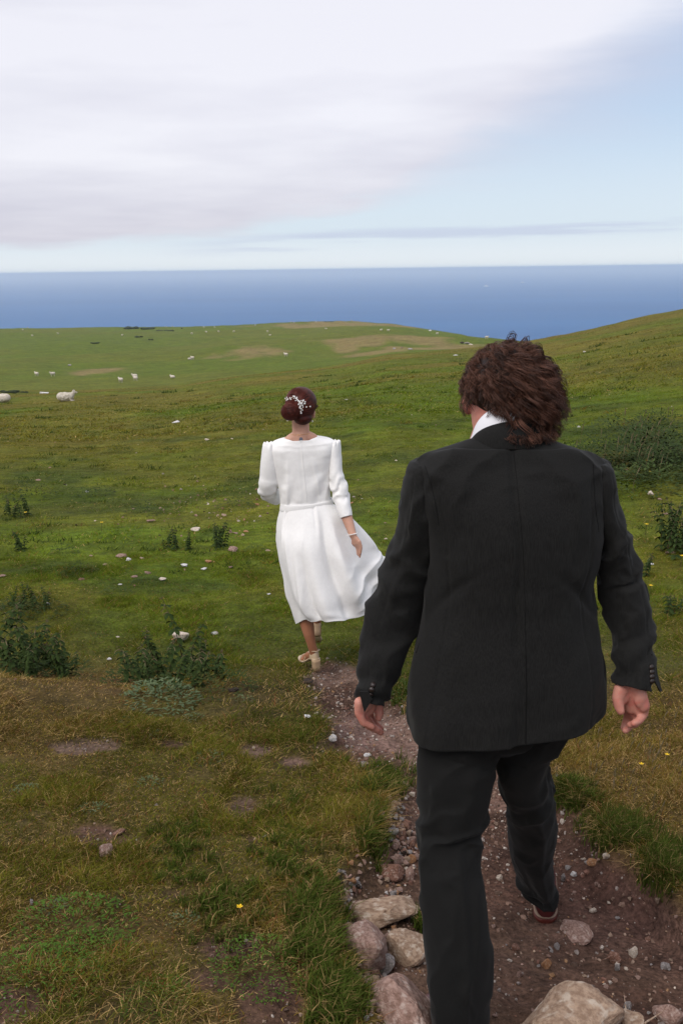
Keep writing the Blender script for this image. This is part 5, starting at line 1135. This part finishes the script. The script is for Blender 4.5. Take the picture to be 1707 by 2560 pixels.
# ---------------------------------------------------------------- nettles, thistles and weeds
LEAF = material('nettle_leaf', (.020, .036, .010), (.042, .064, .016), .8, 30, 3, spec=.08, c3=(.10, .085, .02), c3scale=4); LEAFR = material('reddish_leaf', (.05, .05, .022), (.09, .06, .035), .8, 30, 3, spec=.08)
STEM = material('nettle_stem', (.075, .035, .022), (.05, .055, .02), .7, 12); THIS = material('thistle_leaf', (.075, .105, .050), (.115, .150, .075), .85, 25, 3, spec=.08); SEED_ = material('seed_head', (.13, .11, .05), (.20, .15, .09), .9, 40)
def leaf_mesh(name, mat, L_=.055, W_=.03, fold=.25, teeth=5):
    n = teeth; V = [(0, 0, 0)]; Fq = []; pts = []
    for i in range(1, n+1):
        t = i/(n+1); w = W_/2*math.sin(math.pi*min(1, t*1.15+.08))**.8*(1 if i % 2 else .82); z = -.25*L_*t*t
        pts.append((t*L_, w, z))
    top = [(0, 0, 0)]+[(x, 0, z-.0) for x, w, z in pts]+[(L_, 0, -.28*L_)]
    V = list(top); li = len(V); V += [(x+.002, w, z+fold*w) for x, w, z in pts]; ri = len(V); V += [(x+.002, -w, z+fold*w) for x, w, z in pts]
    Fs = [(0, 1, li), (0, ri, 1)]
    for i in range(n-1): Fs += [(i+1, i+2, li+i+1), (i+1, li+i+1, li+i), (i+1, ri+i, ri+i+1), (i+1, ri+i+1, i+2)]
    Fs += [(n, n+1, li+n-1), (n, ri+n-1, n+1)]
    return npmesh(name, V, np.array(Fs), mat, False)
LM = [leaf_mesh('leaf', LEAF), leaf_mesh('leaf', LEAF, .045, .03, .4), leaf_mesh('leaf', LEAF, .06, .027, .15)]; LR = leaf_mesh('leaf', LEAFR, .03, .018)
def nettle_proto(seed, h=.42, tiers=9, bend=.12):
    g = random.Random(seed); r_ = empty('nettle_plant', (0, 0, 0)); az = g.uniform(0, 6.28)
    def P(t): return Vector((bend*t*t*math.cos(az), bend*t*t*math.sin(az), h*t))
    st_ = tubes('stem', np.array([[list(P(t)) for t in np.linspace(0, 1, 9)]]), np.linspace(.0032, .0012, 9)[None], STEM, 5); link('stem', st_, r_, True)
    for k in range(tiers):
        t = .12+.85*(k/(tiers-1))**.85; p = P(t); a0 = k*math.pi/2+g.uniform(-.3, .3)
        for s in (0, math.pi) if t > .9 else (0, math.pi*.5, math.pi, math.pi*1.5):
            o = link('leaf', LM[g.randrange(3)] if t < .93 else LR, r_, True); o.location = p; sc = (1.5-.7*t)*g.uniform(.8, 1.25)
            o.scale = (sc, sc, sc); o.rotation_euler = (g.uniform(-.3, .3), g.uniform(.0, .7)-.35*(t > .85), a0+s)
    if tiers > 5:
        for q in range(3):
            a = g.uniform(0, 6.28); p = P(.8+.05*q); o = link('seed_tassel', tubes('seed_tassel', np.array([[list(p+Vector((math.cos(a), math.sin(a), -.6*u))*.035*u) for u in np.linspace(0, 1, 5)]]), np.full((1, 5), .0022), SEED_, 4), r_, True)
    return r_
protos = [nettle_proto(1), nettle_proto(2, .34, 8, .08), nettle_proto(3, .46, 9, .15), nettle_proto(4, .24, 6, .05)]
used = [False]*4
def copy_tree(o, parent=None):
    c = o.copy(); COL.objects.link(c); c.parent = parent
    for ch in [x for x in o.children]: copy_tree(ch, c)
    return c
def place(protos_, used_, i, P, s, label, group, cat='plant', g=random):
    r_ = protos_[i]
    if used_[i]: r_ = copy_tree(protos_[i])
    used_[i] = True; r_.location = P; r_.rotation_euler = (g.uniform(-.12, .12)+.0, g.uniform(-.05, .22), g.uniform(0, 6.28)); r_.scale = (s, s, s); tag(r_, label, cat, group); return r_
gN = random.Random(5)
def clump(n, cx, cy, rx, ry, smin, smax, label, group, kinds=(0, 1, 2, 3)):
    for _ in range(n):
        a = gN.uniform(0, 6.28); q = math.sqrt(gN.random()); P = gp(cx+rx*q*math.cos(a), cy+ry*q*math.sin(a)); i_ = gN.choice(kinds); place(protos, used, i_, P, gN.uniform(smin, smax), ['tall tasselled', 'medium leafy', 'tallest bending', 'short bushy'][i_]+' '+label+', '+('front ' if math.sin(a)*q > .3 else 'back ' if math.sin(a)*q < -.3 else 'middle ')+('left' if math.cos(a)*q < -.35 else 'right' if math.cos(a)*q > .35 else 'centre'), group, g=gN)
clump(30, 105, 1672, 128, 24, .6, 1.05, 'nettle in the left edge clump', 'nettles in the clump at the left edge')
clump(34, 435, 1700, 138, 26, .5, .98, 'nettle in the clump left of the woman feet', 'nettles in the middle clump left of the path', (0, 1, 3, 3))
place(protos, used, 2, gp(462, 1690), 1.05, 'tallest leaning nettle rising from the middle clump', None, g=gN)
clump(14, 60, 1520, 85, 12, .35, .6, 'nettle in the low row behind the left clump', 'low nettles behind the left clump', (1, 3))
clump(7, 548, 1368, 18, 7, .6, .85, 'nettle in the small upright tuft beside the pinkish boulder', 'nettles beside the pinkish boulder', (0, 1))
clump(6, 425, 1372, 22, 6, .5, .75, 'nettle in the tuft above the flat white stone', 'nettles above the flat white stone', (1, 3))
clump(3, 470, 1376, 9, 5, .5, .7, 'nettle in the narrow tuft between two nettle tufts', 'nettles in the narrow middle tuft', (1, 3))
clump(4, 57, 1378, 20, 6, .5, .75, 'nettle in the tuft near the left edge by the turf hollow', 'nettles near the left edge', (1, 3))
clump(9, 45, 1290, 40, 8, .7, 1.0, 'nettle in the far left slope tuft', 'nettles on the far left slope', (1, 3))
clump(15, 1680, 1375, 30, 26, .9, 1.25, 'nettle in the right edge clump', 'nettles at the right edge', (0, 1, 2))
clump(2, 1618, 1440, 8, 5, .7, .9, 'nettle standing alone right of the man elbow', 'nettles right of the elbow', (1, 3))
clump(5, 1678, 1535, 26, 12, .5, .7, 'low weed with broad leaves right of the man sleeve', 'low weeds right of the sleeve', (3,))
# low leafy weeds: rosettes of lobed leaves
def weed_mesh(name, seed, mat, n=60, R=.16, hgt=.09, ls=.05):
    g = np.random.default_rng(seed); Vs_, Fs_ = [], []; base = np.array([[0, 0, 0], [.35, .16, .03], [.35, -.16, .03], [.7, .12, .0], [.7, -.12, 0], [1, 0, -.08], [.5, 0, .02]]); bf = np.array([[0, 1, 6], [0, 6, 2], [1, 3, 6], [2, 6, 4], [3, 5, 6], [4, 6, 5]])
    for i in range(n):
        a = g.uniform(0, 6.28); q = g.random()**.5; el = g.uniform(-.1, .9)*(1-q*.6); s = ls*g.uniform(.6, 1.3); P = base*s; ca, sa = math.cos(el), math.sin(el); P = np.stack([P[:, 0]*ca-P[:, 2]*sa, P[:, 1], P[:, 0]*sa+P[:, 2]*ca], 1)
        b_ = a+g.normal()*.7; P = np.stack([P[:, 0]*math.cos(b_)-P[:, 1]*math.sin(b_), P[:, 0]*math.sin(b_)+P[:, 1]*math.cos(b_), P[:, 2]], 1)
        P += np.array((R*q*math.cos(a), R*q*math.sin(a)*.9, hgt*(1-q*q)*g.random()+.005)); Fs_.append(bf+7*i); Vs_.append(P)
    return npmesh(name, np.vstack(Vs_), np.vstack(Fs_), mat, False)
CLOV = material('clover_green', (.045, .095, .012), (.07, .13, .018), .85, 20, 3, spec=.08); DOCK = material('dull_weed_leaf', (.035, .058, .016), (.065, .092, .026), .85, 20, spec=.08)
wm_ = {'thistle': weed_mesh('thistle', 1, THIS, 420, .18, .10, .027), 'clover': weed_mesh('clover', 2, CLOV, 800, .17, .035, .0115), 'weed': weed_mesh('weed', 3, DOCK, 300, .17, .10, .024), 'weed2': weed_mesh('weed', 4, LEAF, 320, .17, .13, .024), 'small': weed_mesh('weed', 5, THIS, 90, .07, .018, .014)}
def weed(kind, px, py, s, label, cat, name=None, group=None, sy=1.):
    p = gp(px, py); o = empty(name or kind, p); f_ = link('leaf_cluster', wm_[kind], o, True); f_['kind'] = 'stuff'; o.rotation_euler = (0, 0, gN.uniform(0, 6.28) if sy == 1. else 0); o.scale = (s, s*sy, s*gN.uniform(.8, 1.1)); tag(o, label, cat, group)
for a_, b_, s_, t_ in ((40, 1690, 1.3, 'leafy weed at the left foot of the left nettle clump'), (150, 1695, 1.2, 'leafy weed at the right foot of the left nettle clump'), (335, 1712, 1.2, 'broad leafed weed at the left end of the middle clump'), (470, 1735, 1.2, 'broad leafed weed at the front right of the middle clump'), (560, 1722, 1.1, 'trailing weed at the right end of the middle clump'), (35, 1535, 1.3, 'leafy weed under the low nettle row'), (110, 1532, 1.2, 'leafy weed at the right end of the low nettle row')):
    weed('weed2', a_, b_, s_, t_, 'weed', 'weed')
weed('thistle', 402, 1752, 1.15, 'pale grey green thistle in front of the middle nettle clump', 'thistle', 'thistle_plant')
weed('clover', 180, 2330, 1.2, 'bright green clover patch in the lower left turf', 'clover', 'clover_patch'); weed('clover', 95, 2460, 1.1, 'darker clover patch near the bottom left corner', 'clover', 'clover_patch'); weed('clover', 215, 2395, .9, 'clover patch between the two larger ones', 'clover', 'clover_patch')
weed('clover', 650, 2420, .9, 'clover patch left of the stone pile', 'clover', 'clover_patch'); weed('clover', 390, 2500, .6, 'small clover patch at the bottom centre left', 'clover', 'clover_patch')
for a, b, s, t in ((230, 2025, .9, 'grey green low weed in the left foreground turf'), (375, 1960, .9, 'grey green weed above the bare hollow'), (520, 1895, 1.1, 'grey green creeping weed left of the path'), (310, 1805, .8, 'small grey weed on the brown mound'), (60, 1980, .9, 'low weed near the left edge below the mound'),
                   (390, 1840, .8, 'small grey weed right of the brown mound'), (605, 1750, .9, 'small weed right of the middle nettle clump'), (145, 2270, .7, 'low blue green weed left of the clover'), (455, 2300, .7, 'grey weed left of the bare soil hollow'), (480, 1795, .8, 'small grey weed below the thistle')):
    weed('small', a, b, s, t, 'weed', 'weed')
for a, b, s, t in ((80, 1245, 2.4, 'dark weed patch on the far left slope'), (160, 1385, 1.0, 'dark weed left of the scattered stones'), (300, 1130, 2.0, 'dark tussock high on the left slope'), (240, 1240, 1.8, 'dark weed patch on the slope below the small white stone'), (590, 1270, 1.6, 'dark weed beside the gravelly patch'),
                   (640, 1375, .7, 'dark weed beside the skirt'), (200, 1435, 1.1, 'dark low weed in the left turf'), (370, 1455, .8, 'pale green weed below the scattered stones'), (290, 1485, .8, 'dull weed above the middle clump'), (860, 1640, .6, 'weed right of the path start'), (360, 1285, 1.6, 'dark weed behind the row of stones'),
                   (1150, 905, 5., 'green bush on the slope left of the man hair'), (1000, 1740, .8, 'tall weed between path and jacket')):
    weed('weed2' if s > .9 else 'weed', a, b, s, t, 'weed', 'weed')
gB = random.Random(9)
for k in range(52):
    a = gB.gauss(1600, 85); b = gB.gauss(1150, 42)
    if a < 1380 or b < 1050 or b > 1240: continue
    weed(gB.choice(['weed', 'weed2', 'weed2']), a, b, gB.uniform(2.2, 4.0), ('pale ' if k % 3 == 0 else 'dark ')+'leafy weed in the right slope thicket, '+('upper ' if b < 1115 else 'lower ' if b > 1180 else 'middle ')+('part beside the man hair' if a < 1500 else 'part above the jacket shoulder' if a < 1580 else 'part right of the jacket shoulder' if a < 1650 else 'part at the picture edge'), 'weed', 'weed', 'weeds of the thicket on the right slope')
# tall grass stems with seed heads in the thicket and on the banks
def stems(n, cx, cy, rx, ry, h, seed, label):
    g = np.random.default_rng(seed); ps = []; rs_ = []
    for i in range(n):
        P = gp(cx+g.normal()*rx, cy+g.normal()*ry); t = np.linspace(0, 1, 6); hh = h*g.uniform(.6, 1.2); lx = g.uniform(.0, .35)*hh; ps.append(np.stack([P.x+lx*t**2, P.y+0*t+g.uniform(-.1, .1)*hh*t, P.z+hh*t], 1)); rs_.append(np.array([.0016, .0015, .0013, .0012, .004, .001])*max(1, mpp(P)*400))
    o = link('grass_stem', tubes('grass_stem', np.array(ps), np.array(rs_), SEED_, 3)); tag(o, label, 'grass', kind='stuff')
stems(55, 1590, 1150, 80, 38, .36, 1, 'brown seeding grass stems in the thicket on the right slope'); stems(60, 1560, 1900, 90, 60, .07, 2, 'dry seed heads on the right bank')
# tall tufts along the path edges
def tufts(cx, cy, rx, ry, n, h, seed, label, green=True):
    g = np.random.default_rng(seed); X_, Y_ = [], []
    for i in range(n):
        P = gp(cx+g.normal()*rx*.5, cy+g.normal()*ry*.5); X_.append(P.x); Y_.append(P.y)
    X_ = np.array(X_); Y_ = np.array(Y_); m = 26; X_ = np.repeat(X_, m)+g.normal(size=n*m)*.012; Y_ = np.repeat(Y_, m)+g.normal(size=n*m)*.012; Z_ = H(X_, Y_); k = n*m
    az = g.random(k)*6.28; hh = h*g.uniform(.5, 1.15, k); lean = g.uniform(.2, 1.1, k)*hh; lx = np.cos(az)*lean+.25*hh; ly = np.sin(az)*lean-.1*hh; fa = g.random(k)*3.14; w = .0034*g.uniform(.7, 1.3, k)
    wv = np.stack([np.cos(fa)*w/2, np.sin(fa)*w/2, 0*w], -1); root = np.stack([X_, Y_, Z_-.003], -1); mid = root+np.stack([lx*.3, ly*.3, hh*.62], -1); tip = root+np.stack([lx, ly, hh*.9], -1)
    V = np.stack([root-wv, root+wv, mid+wv*.8, mid-wv*.8, tip], 1).reshape(-1, 3); b = np.arange(k)*5
    c = np.where(g.random(k)[:, None] < .14, STRAW*.9, np.array((.072, .100, .018)))*g.uniform(.5, 1.5, k)[:, None]
    o = link('grass_tuft', npmesh('grass_tuft', V, [np.stack([b, b+1, b+2, b+3], -1), np.stack([b+3, b+2, b+4], -1)], BLADE, False, np.repeat(c, 5, 0))); tag(o, label, 'grass', kind='stuff')
tufts(960, 1965, 70, 60, 90, 0.066, 1, 'tall green grass tuft between path and stones left of the trousers'); tufts(1000, 1720, 34, 50, 60, 0.066, 2, 'green grass tuft between the man left hand and jacket')
tufts(790, 2320, 60, 150, 170, 0.066, 3, 'long green grass overhanging the stone pile from the left'); tufts(850, 2500, 60, 90, 90, 0.062, 4, 'green grass at the bottom left of the stone pile'); tufts(930, 2090, 30, 70, 60, .07, 11, 'grass beside the rubble column')
tufts(1420, 1990, 60, 34, 90, 0.062, 5, 'grass hanging over the right bank beside the trousers'); tufts(1540, 2080, 70, 40, 130, 0.066, 6, 'green tufts hanging over the right bank'); tufts(1665, 2170, 60, 60, 110, 0.070, 7, 'green tufts on the right bank near the picture edge')
tufts(560, 2270, 90, 110, 50, .05, 8, 'longer green grass tuft in the foreground turf'); tufts(460, 2110, 90, 80, 40, .048, 9, 'green tuft above the bare soil hollow'); tufts(1060, 2320, 20, 20, 14, .07, 10, 'thin grass behind the trouser leg at the oval boulder'); tufts(700, 2120, 80, 150, 60, .045, 12, 'green grass left of the rubble')
# dark tussocks dotted over the middle slope
g = np.random.default_rng(77); n = 420; ty = np.exp(g.uniform(math.log(8.5), math.log(75), n)); tx = (g.random(n)*2-1)*.40*ty; kp = fbm(tx/3, ty/3, 5, 3) > .44; tx, ty = tx[kp], ty[kp]; m = 22
hs_ = (.03+.0022*ty)*g.uniform(.6, 1.4, len(tx)); X_ = np.repeat(tx, m)+g.normal(size=len(tx)*m)*np.repeat(hs_, m)*1.3; Y_ = np.repeat(ty, m)+g.normal(size=len(tx)*m)*np.repeat(hs_, m)*1.0; hh = np.repeat(hs_, m)*g.uniform(.4, 1.1, len(X_)); Z_ = H(X_, Y_); k = len(X_)
w = (.004+.0011*Y_)*g.uniform(.6, 1.2, k); fa = g.random(k)*3.14; wv = np.stack([np.cos(fa)*w/2, np.sin(fa)*w/2, 0*w], -1); root = np.stack([X_, Y_, Z_-.005], -1); tip = root+np.stack([hh*g.normal(size=k)*.7+.2*hh, hh*g.normal(size=k)*.5, hh], -1)
c = np.repeat(np.where(g.random(len(tx))[:, None] < .2, OLIVE*.9, np.array((.050, .078, .018))), m, 0)*g.uniform(.6, 1.4, k)[:, None]
o = link('grass_tuft', npmesh('grass_tuft', np.stack([root-wv, root+wv, tip], 1).reshape(-1, 3), [np.arange(k*3).reshape(-1, 3)], BLADE, False, np.repeat(c, 3, 0))); tag(o, 'dark tussocks dotted over the slope beyond the woman', 'grass', kind='stuff')
# droppings and tiny chips on the turf, too small to pick apart
Vg, Fg, Cg = scatter(420, .012, .03, (-9, 9), (8, 30), lambda x, y: (np.abs(x) < .4*y)*.8, 51, LV, LF); Cg = np.where(np.repeat(np.random.default_rng(3).random(len(Cg)//len(LV)) < .55, len(LV))[:, None], Cg*.12, Cg*1.7)
o = link('pebble', npmesh('pebble', Vg, Fg, GRAV, False, Cg)); tag(o, 'dark droppings and pale chips scattered over the grazed slope', 'pebbles', kind='stuff')
# buttercups
YEL = material('buttercup_petal', (.75, .48, .01), rough=.5)
fm = tubes('stem', np.array([[[0, 0, 0], [.002, 0, .03], [.004, 0, .06]]]), np.full((1, 3), .0012), STEM, 4)
pb = bmesh.new()
for q in range(5):
    a = q*1.2566; vs = [pb.verts.new(p) for p in ((0, 0, 0), (math.cos(a-.5)*.009, math.sin(a-.5)*.009, .003), (math.cos(a)*.0125, math.sin(a)*.0125, .005), (math.cos(a+.5)*.009, math.sin(a+.5)*.009, .003))]; pb.faces.new(vs)
pm = bpy.data.meshes.new('petal'); pb.to_mesh(pm); pb.free(); pm.materials.append(YEL)
for px_, py_, lab in ((1662, 1916, 'buttercup in the bank right of the man hand'), (1598, 1940, 'buttercup pair left of the one in the bank'), (1622, 1492, 'yellow flower beside the man right sleeve'), (65, 1304, 'yellow flower near the left edge'), (255, 1331, 'yellow flower on the left slope'), (598, 2306, 'yellow flower in the foreground turf'),
                      (1612, 1338, 'yellow flower right of the man elbow'), (1612, 1172, 'yellow flower at the thicket foot'), (1620, 1201, 'yellow flower under the thicket'), (1700, 1418, 'yellow flower at the right edge')):
    p = gp(px_, py_); s = min(1.9, max(.9, mpp(p)*480)); e = empty('buttercup', p); e.scale = (s, s, s); tag(e, lab, 'flower'); link('stem', fm, e, True); o = link('petal', pm, e, True); o.location = (.004, 0, .06)
# ---------------------------------------------------------------- sheep
WOOL = material('fleece', (.50, .44, .36), (.66, .60, .52), .95, 9, 5, bump=1., bscale=16, bdist=.05, spec=.05); FACE = material('sheep_face', (.42, .36, .30), (.55, .48, .42), .8, 10); DARKW = material('dark_fleece', (.03, .022, .018), (.06, .045, .035), .95, 9)
def vox0(b, vox, it, mat, name, dec=.5):
    t = voxel(name, b, vox, .5, mat, None, it, dec); me = t.data; bpy.data.objects.remove(t); return me
def sheep_parts(lying):
    z0 = .30 if lying else .62; b = bmesh.new(); ell(b, (0, 0, z0), (.47, .27 if lying else .24, .28)); ell(b, (-.25, 0, z0+.02), (.28, .26, .27)); ell(b, (.28, 0, z0+.02), (.25, .22, .25)); cap(b, (.36, 0, z0+.06), (.53, 0, z0+.25), .17, .12)
    g = random.Random(3)
    for i in range(70):
        a = g.uniform(0, 6.28); u = g.uniform(-.42, .36); w = .25*math.sqrt(max(.1, 1-(u/.5)**2)); ell(b, (u, w*math.cos(a), z0+w*1.02*math.sin(a)), (.06, .06, .06), None, 1)
    fl = vox0(b, .022, 2, WOOL, 'fleece'); b = bmesh.new(); hz_ = z0+.34
    cap(b, (.52, 0, hz_-.03), (.70, 0, hz_-.10), .085, .05); ell(b, (.53, 0, hz_), (.09, .075, .09)); ell(b, (.50, .11, hz_+.02), (.03, .075, .022)); ell(b, (.50, -.11, hz_+.02), (.03, .075, .022)); hd = vox0(b, .012, 3, FACE, 'head')
    b = bmesh.new()
    if lying: chain(b, [((.30, .15, .12), .055), ((.50, .17, .05), .04), ((.34, .18, .035), .032)])
    else: chain(b, [((0, 0, .42), .06), ((.01, 0, .22), .032), ((0, 0, .03), .032)])
    lg = vox0(b, .012, 2, FACE, 'leg'); return fl, hd, lg
SL = sheep_parts(True); SS = sheep_parts(False)
def sheep(px, py, lying, yaw, label, s=1., group='sheep grazing on the hillside', parts=True):
    p = gp(px, py); e = empty('sheep', p, yaw); e.scale = (s, s, s); tag(e, label, 'sheep', group); A = SL if lying else SS
    link('fleece', A[0], e, True); link('head', A[1], e, True)
    for x_, y_ in ((.28, .12), (.28, -.12), (-.30, .12), (-.30, -.12)) if not lying else ((0, 0), (0, 0)):
        o = link('leg', A[2], e, True); o.location = (x_, y_, 0)
        if lying and len(e.children) == 4: o.scale = (1, -1, 1); o.location = (0, 0, 0)
sheep(165, 1004, True, 0.15, 'white sheep lying side on with its head up at the left of the field', 1.05); sheep(8, 1007, True, math.pi-.1, 'sheep lying half cut off by the left picture edge', 1.05)
def decim(me, q):
    o = bpy.data.objects.new('tmp', me); COL.objects.link(o); m_ = o.modifiers.new('d', 'DECIMATE'); m_.ratio = q; bpy.context.view_layer.update()
    m2 = bpy.data.meshes.new_from_object(o.evaluated_get(bpy.context.evaluated_depsgraph_get())); bpy.data.objects.remove(o); m2.name = 'sheep'; m2.materials.clear(); return m2
joined = []
for lying, A in ((True, SL), (False, SS)):
    b = bmesh.new()
    for k_, me_ in enumerate(A[:2]): b.from_mesh(me_)
    if not lying:
        for x_, y_ in ((.28, .12), (.28, -.12), (-.30, .12), (-.30, -.12)):
            n0 = len(b.verts); b.from_mesh(A[2]); b.verts.ensure_lookup_table(); bmesh.ops.translate(b, vec=(x_, y_, 0), verts=b.verts[n0:])
    me_ = bpy.data.meshes.new('sheep'); b.to_mesh(me_); b.free(); me_ = decim(me_, .10); me_.materials.append(WOOL); me_.polygons.foreach_set('use_smooth', np.ones(len(me_.polygons), bool)); joined.append(me_)
dme = joined[1].copy(); dme.materials.clear(); dme.materials.append(DARKW)
fs = [(93, 941, 0, 'left sheep of the pair standing on the bright flat grass'), (133, 941, 0, 'right sheep of the pair standing on the bright flat grass'), (303, 957, 0, 'small sheep below left of two others on the flat grass'), (338, 947, 0, 'upper sheep of the two close together on the flat grass'), (340, 953, 0, 'lower sheep of the two close together on the flat grass'), (432, 946, 1, 'sheep alone on the flat grass left of the woman'),
      (475, 900, 1, 'left one of a touching pair in the middle of the plain'), (482, 900, 0, 'right one of a touching pair in the middle of the plain'), (715, 892, 0, 'sheep near the tan patches above the woman head'), (58, 826, 0, 'sheep close to the skyline at far left'), (82, 841, 0, 'sheep a little below the skyline at far left'), (146, 836, 0, 'sheep below the skyline left of the gorse'),
      (306, 840, 0, 'sheep below the dark gorse'), (415, 818, 1, 'sheep on the skyline right of the gorse'), (432, 818, 0, 'second sheep on the skyline right of the gorse'), (480, 836, 0, 'sheep under the skyline pair'), (510, 820, 0, 'sheep on the skyline before the middle'), (516, 832, 0, 'sheep below the skyline in the middle'), (537, 820, 0, 'sheep on the skyline right of the middle gap'),
      (547, 831, 0, 'sheep in the middle of three below the skyline'), (585, 831, 0, 'sheep at the right end of three below the skyline'), (638, 815, 0, 'sheep on the skyline where the knoll begins'), (669, 831, 0, 'upper sheep of two on the knoll flank'), (675, 839, 1, 'lower sheep of two on the knoll flank'), (727, 807, 0, 'left sheep on the knoll skyline'), (735, 808, 0, 'next sheep on the knoll skyline'),
      (790, 807, 0, 'sheep on the brown knoll top'), (815, 823, 1, 'sheep on the tan turf of the knoll'), (879, 803, 0, 'sheep on top of the knoll'), (952, 828, 0, 'sheep on the right flank of the knoll'), (970, 829, 0, 'sheep right of the one on the right flank'), (1092, 837, 0, 'sheep low on the right flank of the knoll'), (1216, 848, 0, 'sheep near the saddle by the man hair'), (70, 821, 0, 'sheep on the far left skyline')]
for k, (a, b, ly, lab) in enumerate(fs):
    p = gp(a, b); o = bpy.data.objects.new('sheep', joined[0 if ly else 1]); COL.objects.link(o); o.location = p; o.rotation_euler = (0, 0, gN.choice([0, math.pi])+gN.uniform(-.7, .7)); s = .95; o.scale = (s, s, s); tag(o, lab, 'sheep', 'sheep grazing on the hillside')
for a, b, lab in ((455, 823, 'dark sheep on the skyline right of the gorse'), (806, 802, 'dark sheep on the knoll skyline')):
    p = gp(a, b); o = bpy.data.objects.new('sheep', dme); COL.objects.link(o); o.location = p; tag(o, lab, 'sheep', 'sheep grazing on the hillside')
# far rocks, gorse and scrub
for a, b, w, c, lab in ((1059, 820, 14, 'grey', 'grey outcrop on the knoll right flank'), (1074, 827, 8, 'white', 'white rock below the grey outcrop'), (1155, 858, 14, 'dark', 'dark boulder at the left of the saddle boulders'), (1166, 860, 16, 'grey', 'grey boulder in the middle of the saddle boulders'), (1176, 863, 12, 'pale', 'pale boulder at the right of the saddle boulders'),
                        (985, 873, 12, 'grey', 'left rock on the stony scar of the knoll'), (1005, 871, 10, 'pink', 'middle rock on the stony scar of the knoll'), (1025, 874, 12, 'grey', 'right rock on the stony scar of the knoll'), (820, 803, 10, 'pink', 'rock on the summit of the knoll'), (175, 914, 10, 'grey', 'low rock on the plain above the pair of sheep')):
    m = mp(a, b); rock(a, b, w*m, w*m*.4, c, 400+a, lab, 2, None, .2, 8)
GORSE = material('gorse', (.018, .028, .010), (.035, .048, .016), .9, 3, 5, bump=1, bscale=3, bdist=.3)
def bushmesh(seed):
    b = bmesh.new(); g = random.Random(seed)
    for i in range(14): ell(b, (g.uniform(-1, 1), g.uniform(-.5, .5), g.uniform(.0, .3)), (g.uniform(.2, .4), g.uniform(.2, .4), g.uniform(.15, .32)), None, 2)
    me = bpy.data.meshes.new('bush'); b.to_mesh(me); b.free(); P = np.empty(len(me.vertices)*3); me.vertices.foreach_get('co', P); P = P.reshape(-1, 3); P += (np.random.default_rng(seed).normal(size=P.shape))*.03; me.vertices.foreach_set('co', P.ravel()); me.materials.append(GORSE); return me
BM = [bushmesh(k) for k in range(3)]
for k, (a, b, w, h_, lab) in enumerate(((18, 982, 60, 8, 'dark gorse bush at the left edge above the cut off sheep'), (55, 982, 40, 5, 'low end of the gorse at the left edge'), (325, 822, 46, 7, 'dark gorse on the skyline, left half'), (365, 823, 46, 6, 'dark gorse on the skyline, middle'), (415, 827, 50, 3, 'low gorse trailing right below the skyline'),
                                        (345, 843, 26, 4, 'gorse patch below the skyline gorse'), (235, 858, 30, 3, 'small scrub on the plain left of centre'), (378, 850, 14, 4, 'tiny bush right of the gorse patch'), (10, 821, 60, 2, 'thin dark scrub at the left end of the skyline'), (820, 805, 30, 2, 'thin scrub near the knoll summit'))):
    p = gp(a, b); m = mpp(p); o = bpy.data.objects.new('gorse_bush', BM[k % 3]); COL.objects.link(o); o.location = p; o.scale = (w*m/2.4, w*m/3, h_*m*1.6); tag(o, lab, 'bush')
# ---------------------------------------------------------------- ships
WP = material('white_paint', (.8, .8, .8), rough=.5); RP = material('red_paint', (.45, .16, .12), rough=.6)
def ship(px, py, Ln, label):
    d = ray(px, py); k = (CZ-SEA)/(-d.z); P = Vector((d.x*k, d.y*k, SEA)); e = empty('ship', P, .1); tag(e, label, 'ship')
    b = bmesh.new(); prof = [(-.5, .08), (-.3, .09), (.2, .09), (.42, .05), (.5, .004)]; T1 = [[b.verts.new((x*Ln, s*w*Ln, .10*Ln)) for s in (-1, 1)] for x, w in prof]; B1 = [[b.verts.new((x*Ln*.94, s*w*.8*Ln, -.01*Ln)) for s in (-1, 1)] for x, w in prof]
    for i in range(4):
        b.faces.new((T1[i][0], T1[i][1], T1[i+1][1], T1[i+1][0])); b.faces.new((T1[i][0], T1[i+1][0], B1[i+1][0], B1[i][0])); b.faces.new((T1[i][1], B1[i][1], B1[i+1][1], T1[i+1][1]))
    b.faces.new((T1[0][0], B1[0][0], B1[0][1], T1[0][1])); bmesh.ops.recalc_face_normals(b, faces=b.faces); bmobj('hull', b, WP, None, False); h_ = bpy.data.objects[-1] if False else None
    o = [x for x in bpy.data.objects if x.name.startswith('hull')][-1]; o.parent = e
    b = bmesh.new(); bmesh.ops.create_cube(b, size=1, matrix=Matrix.Translation((-.1*Ln, 0, .15*Ln)) @ Matrix.Diagonal((.42*Ln, .12*Ln, .09*Ln, 1))); bmesh.ops.create_cube(b, size=1, matrix=Matrix.Translation((-.02*Ln, 0, .215*Ln)) @ Matrix.Diagonal((.18*Ln, .10*Ln, .05*Ln, 1))); o = bmobj('cabin', b, WP, None, False); o.parent = e
    b = bmesh.new(); cap(b, (-.15*Ln, 0, .19*Ln), (-.15*Ln, 0, .30*Ln), .025*Ln, .02*Ln, 8); o = bmobj('funnel', b, RP, None, False); o.parent = e
ship(1215, 716, 46, 'larger white ship far out on the sea above the man head'); ship(1306, 707, 44, 'smaller looking white ship farther out to the right')
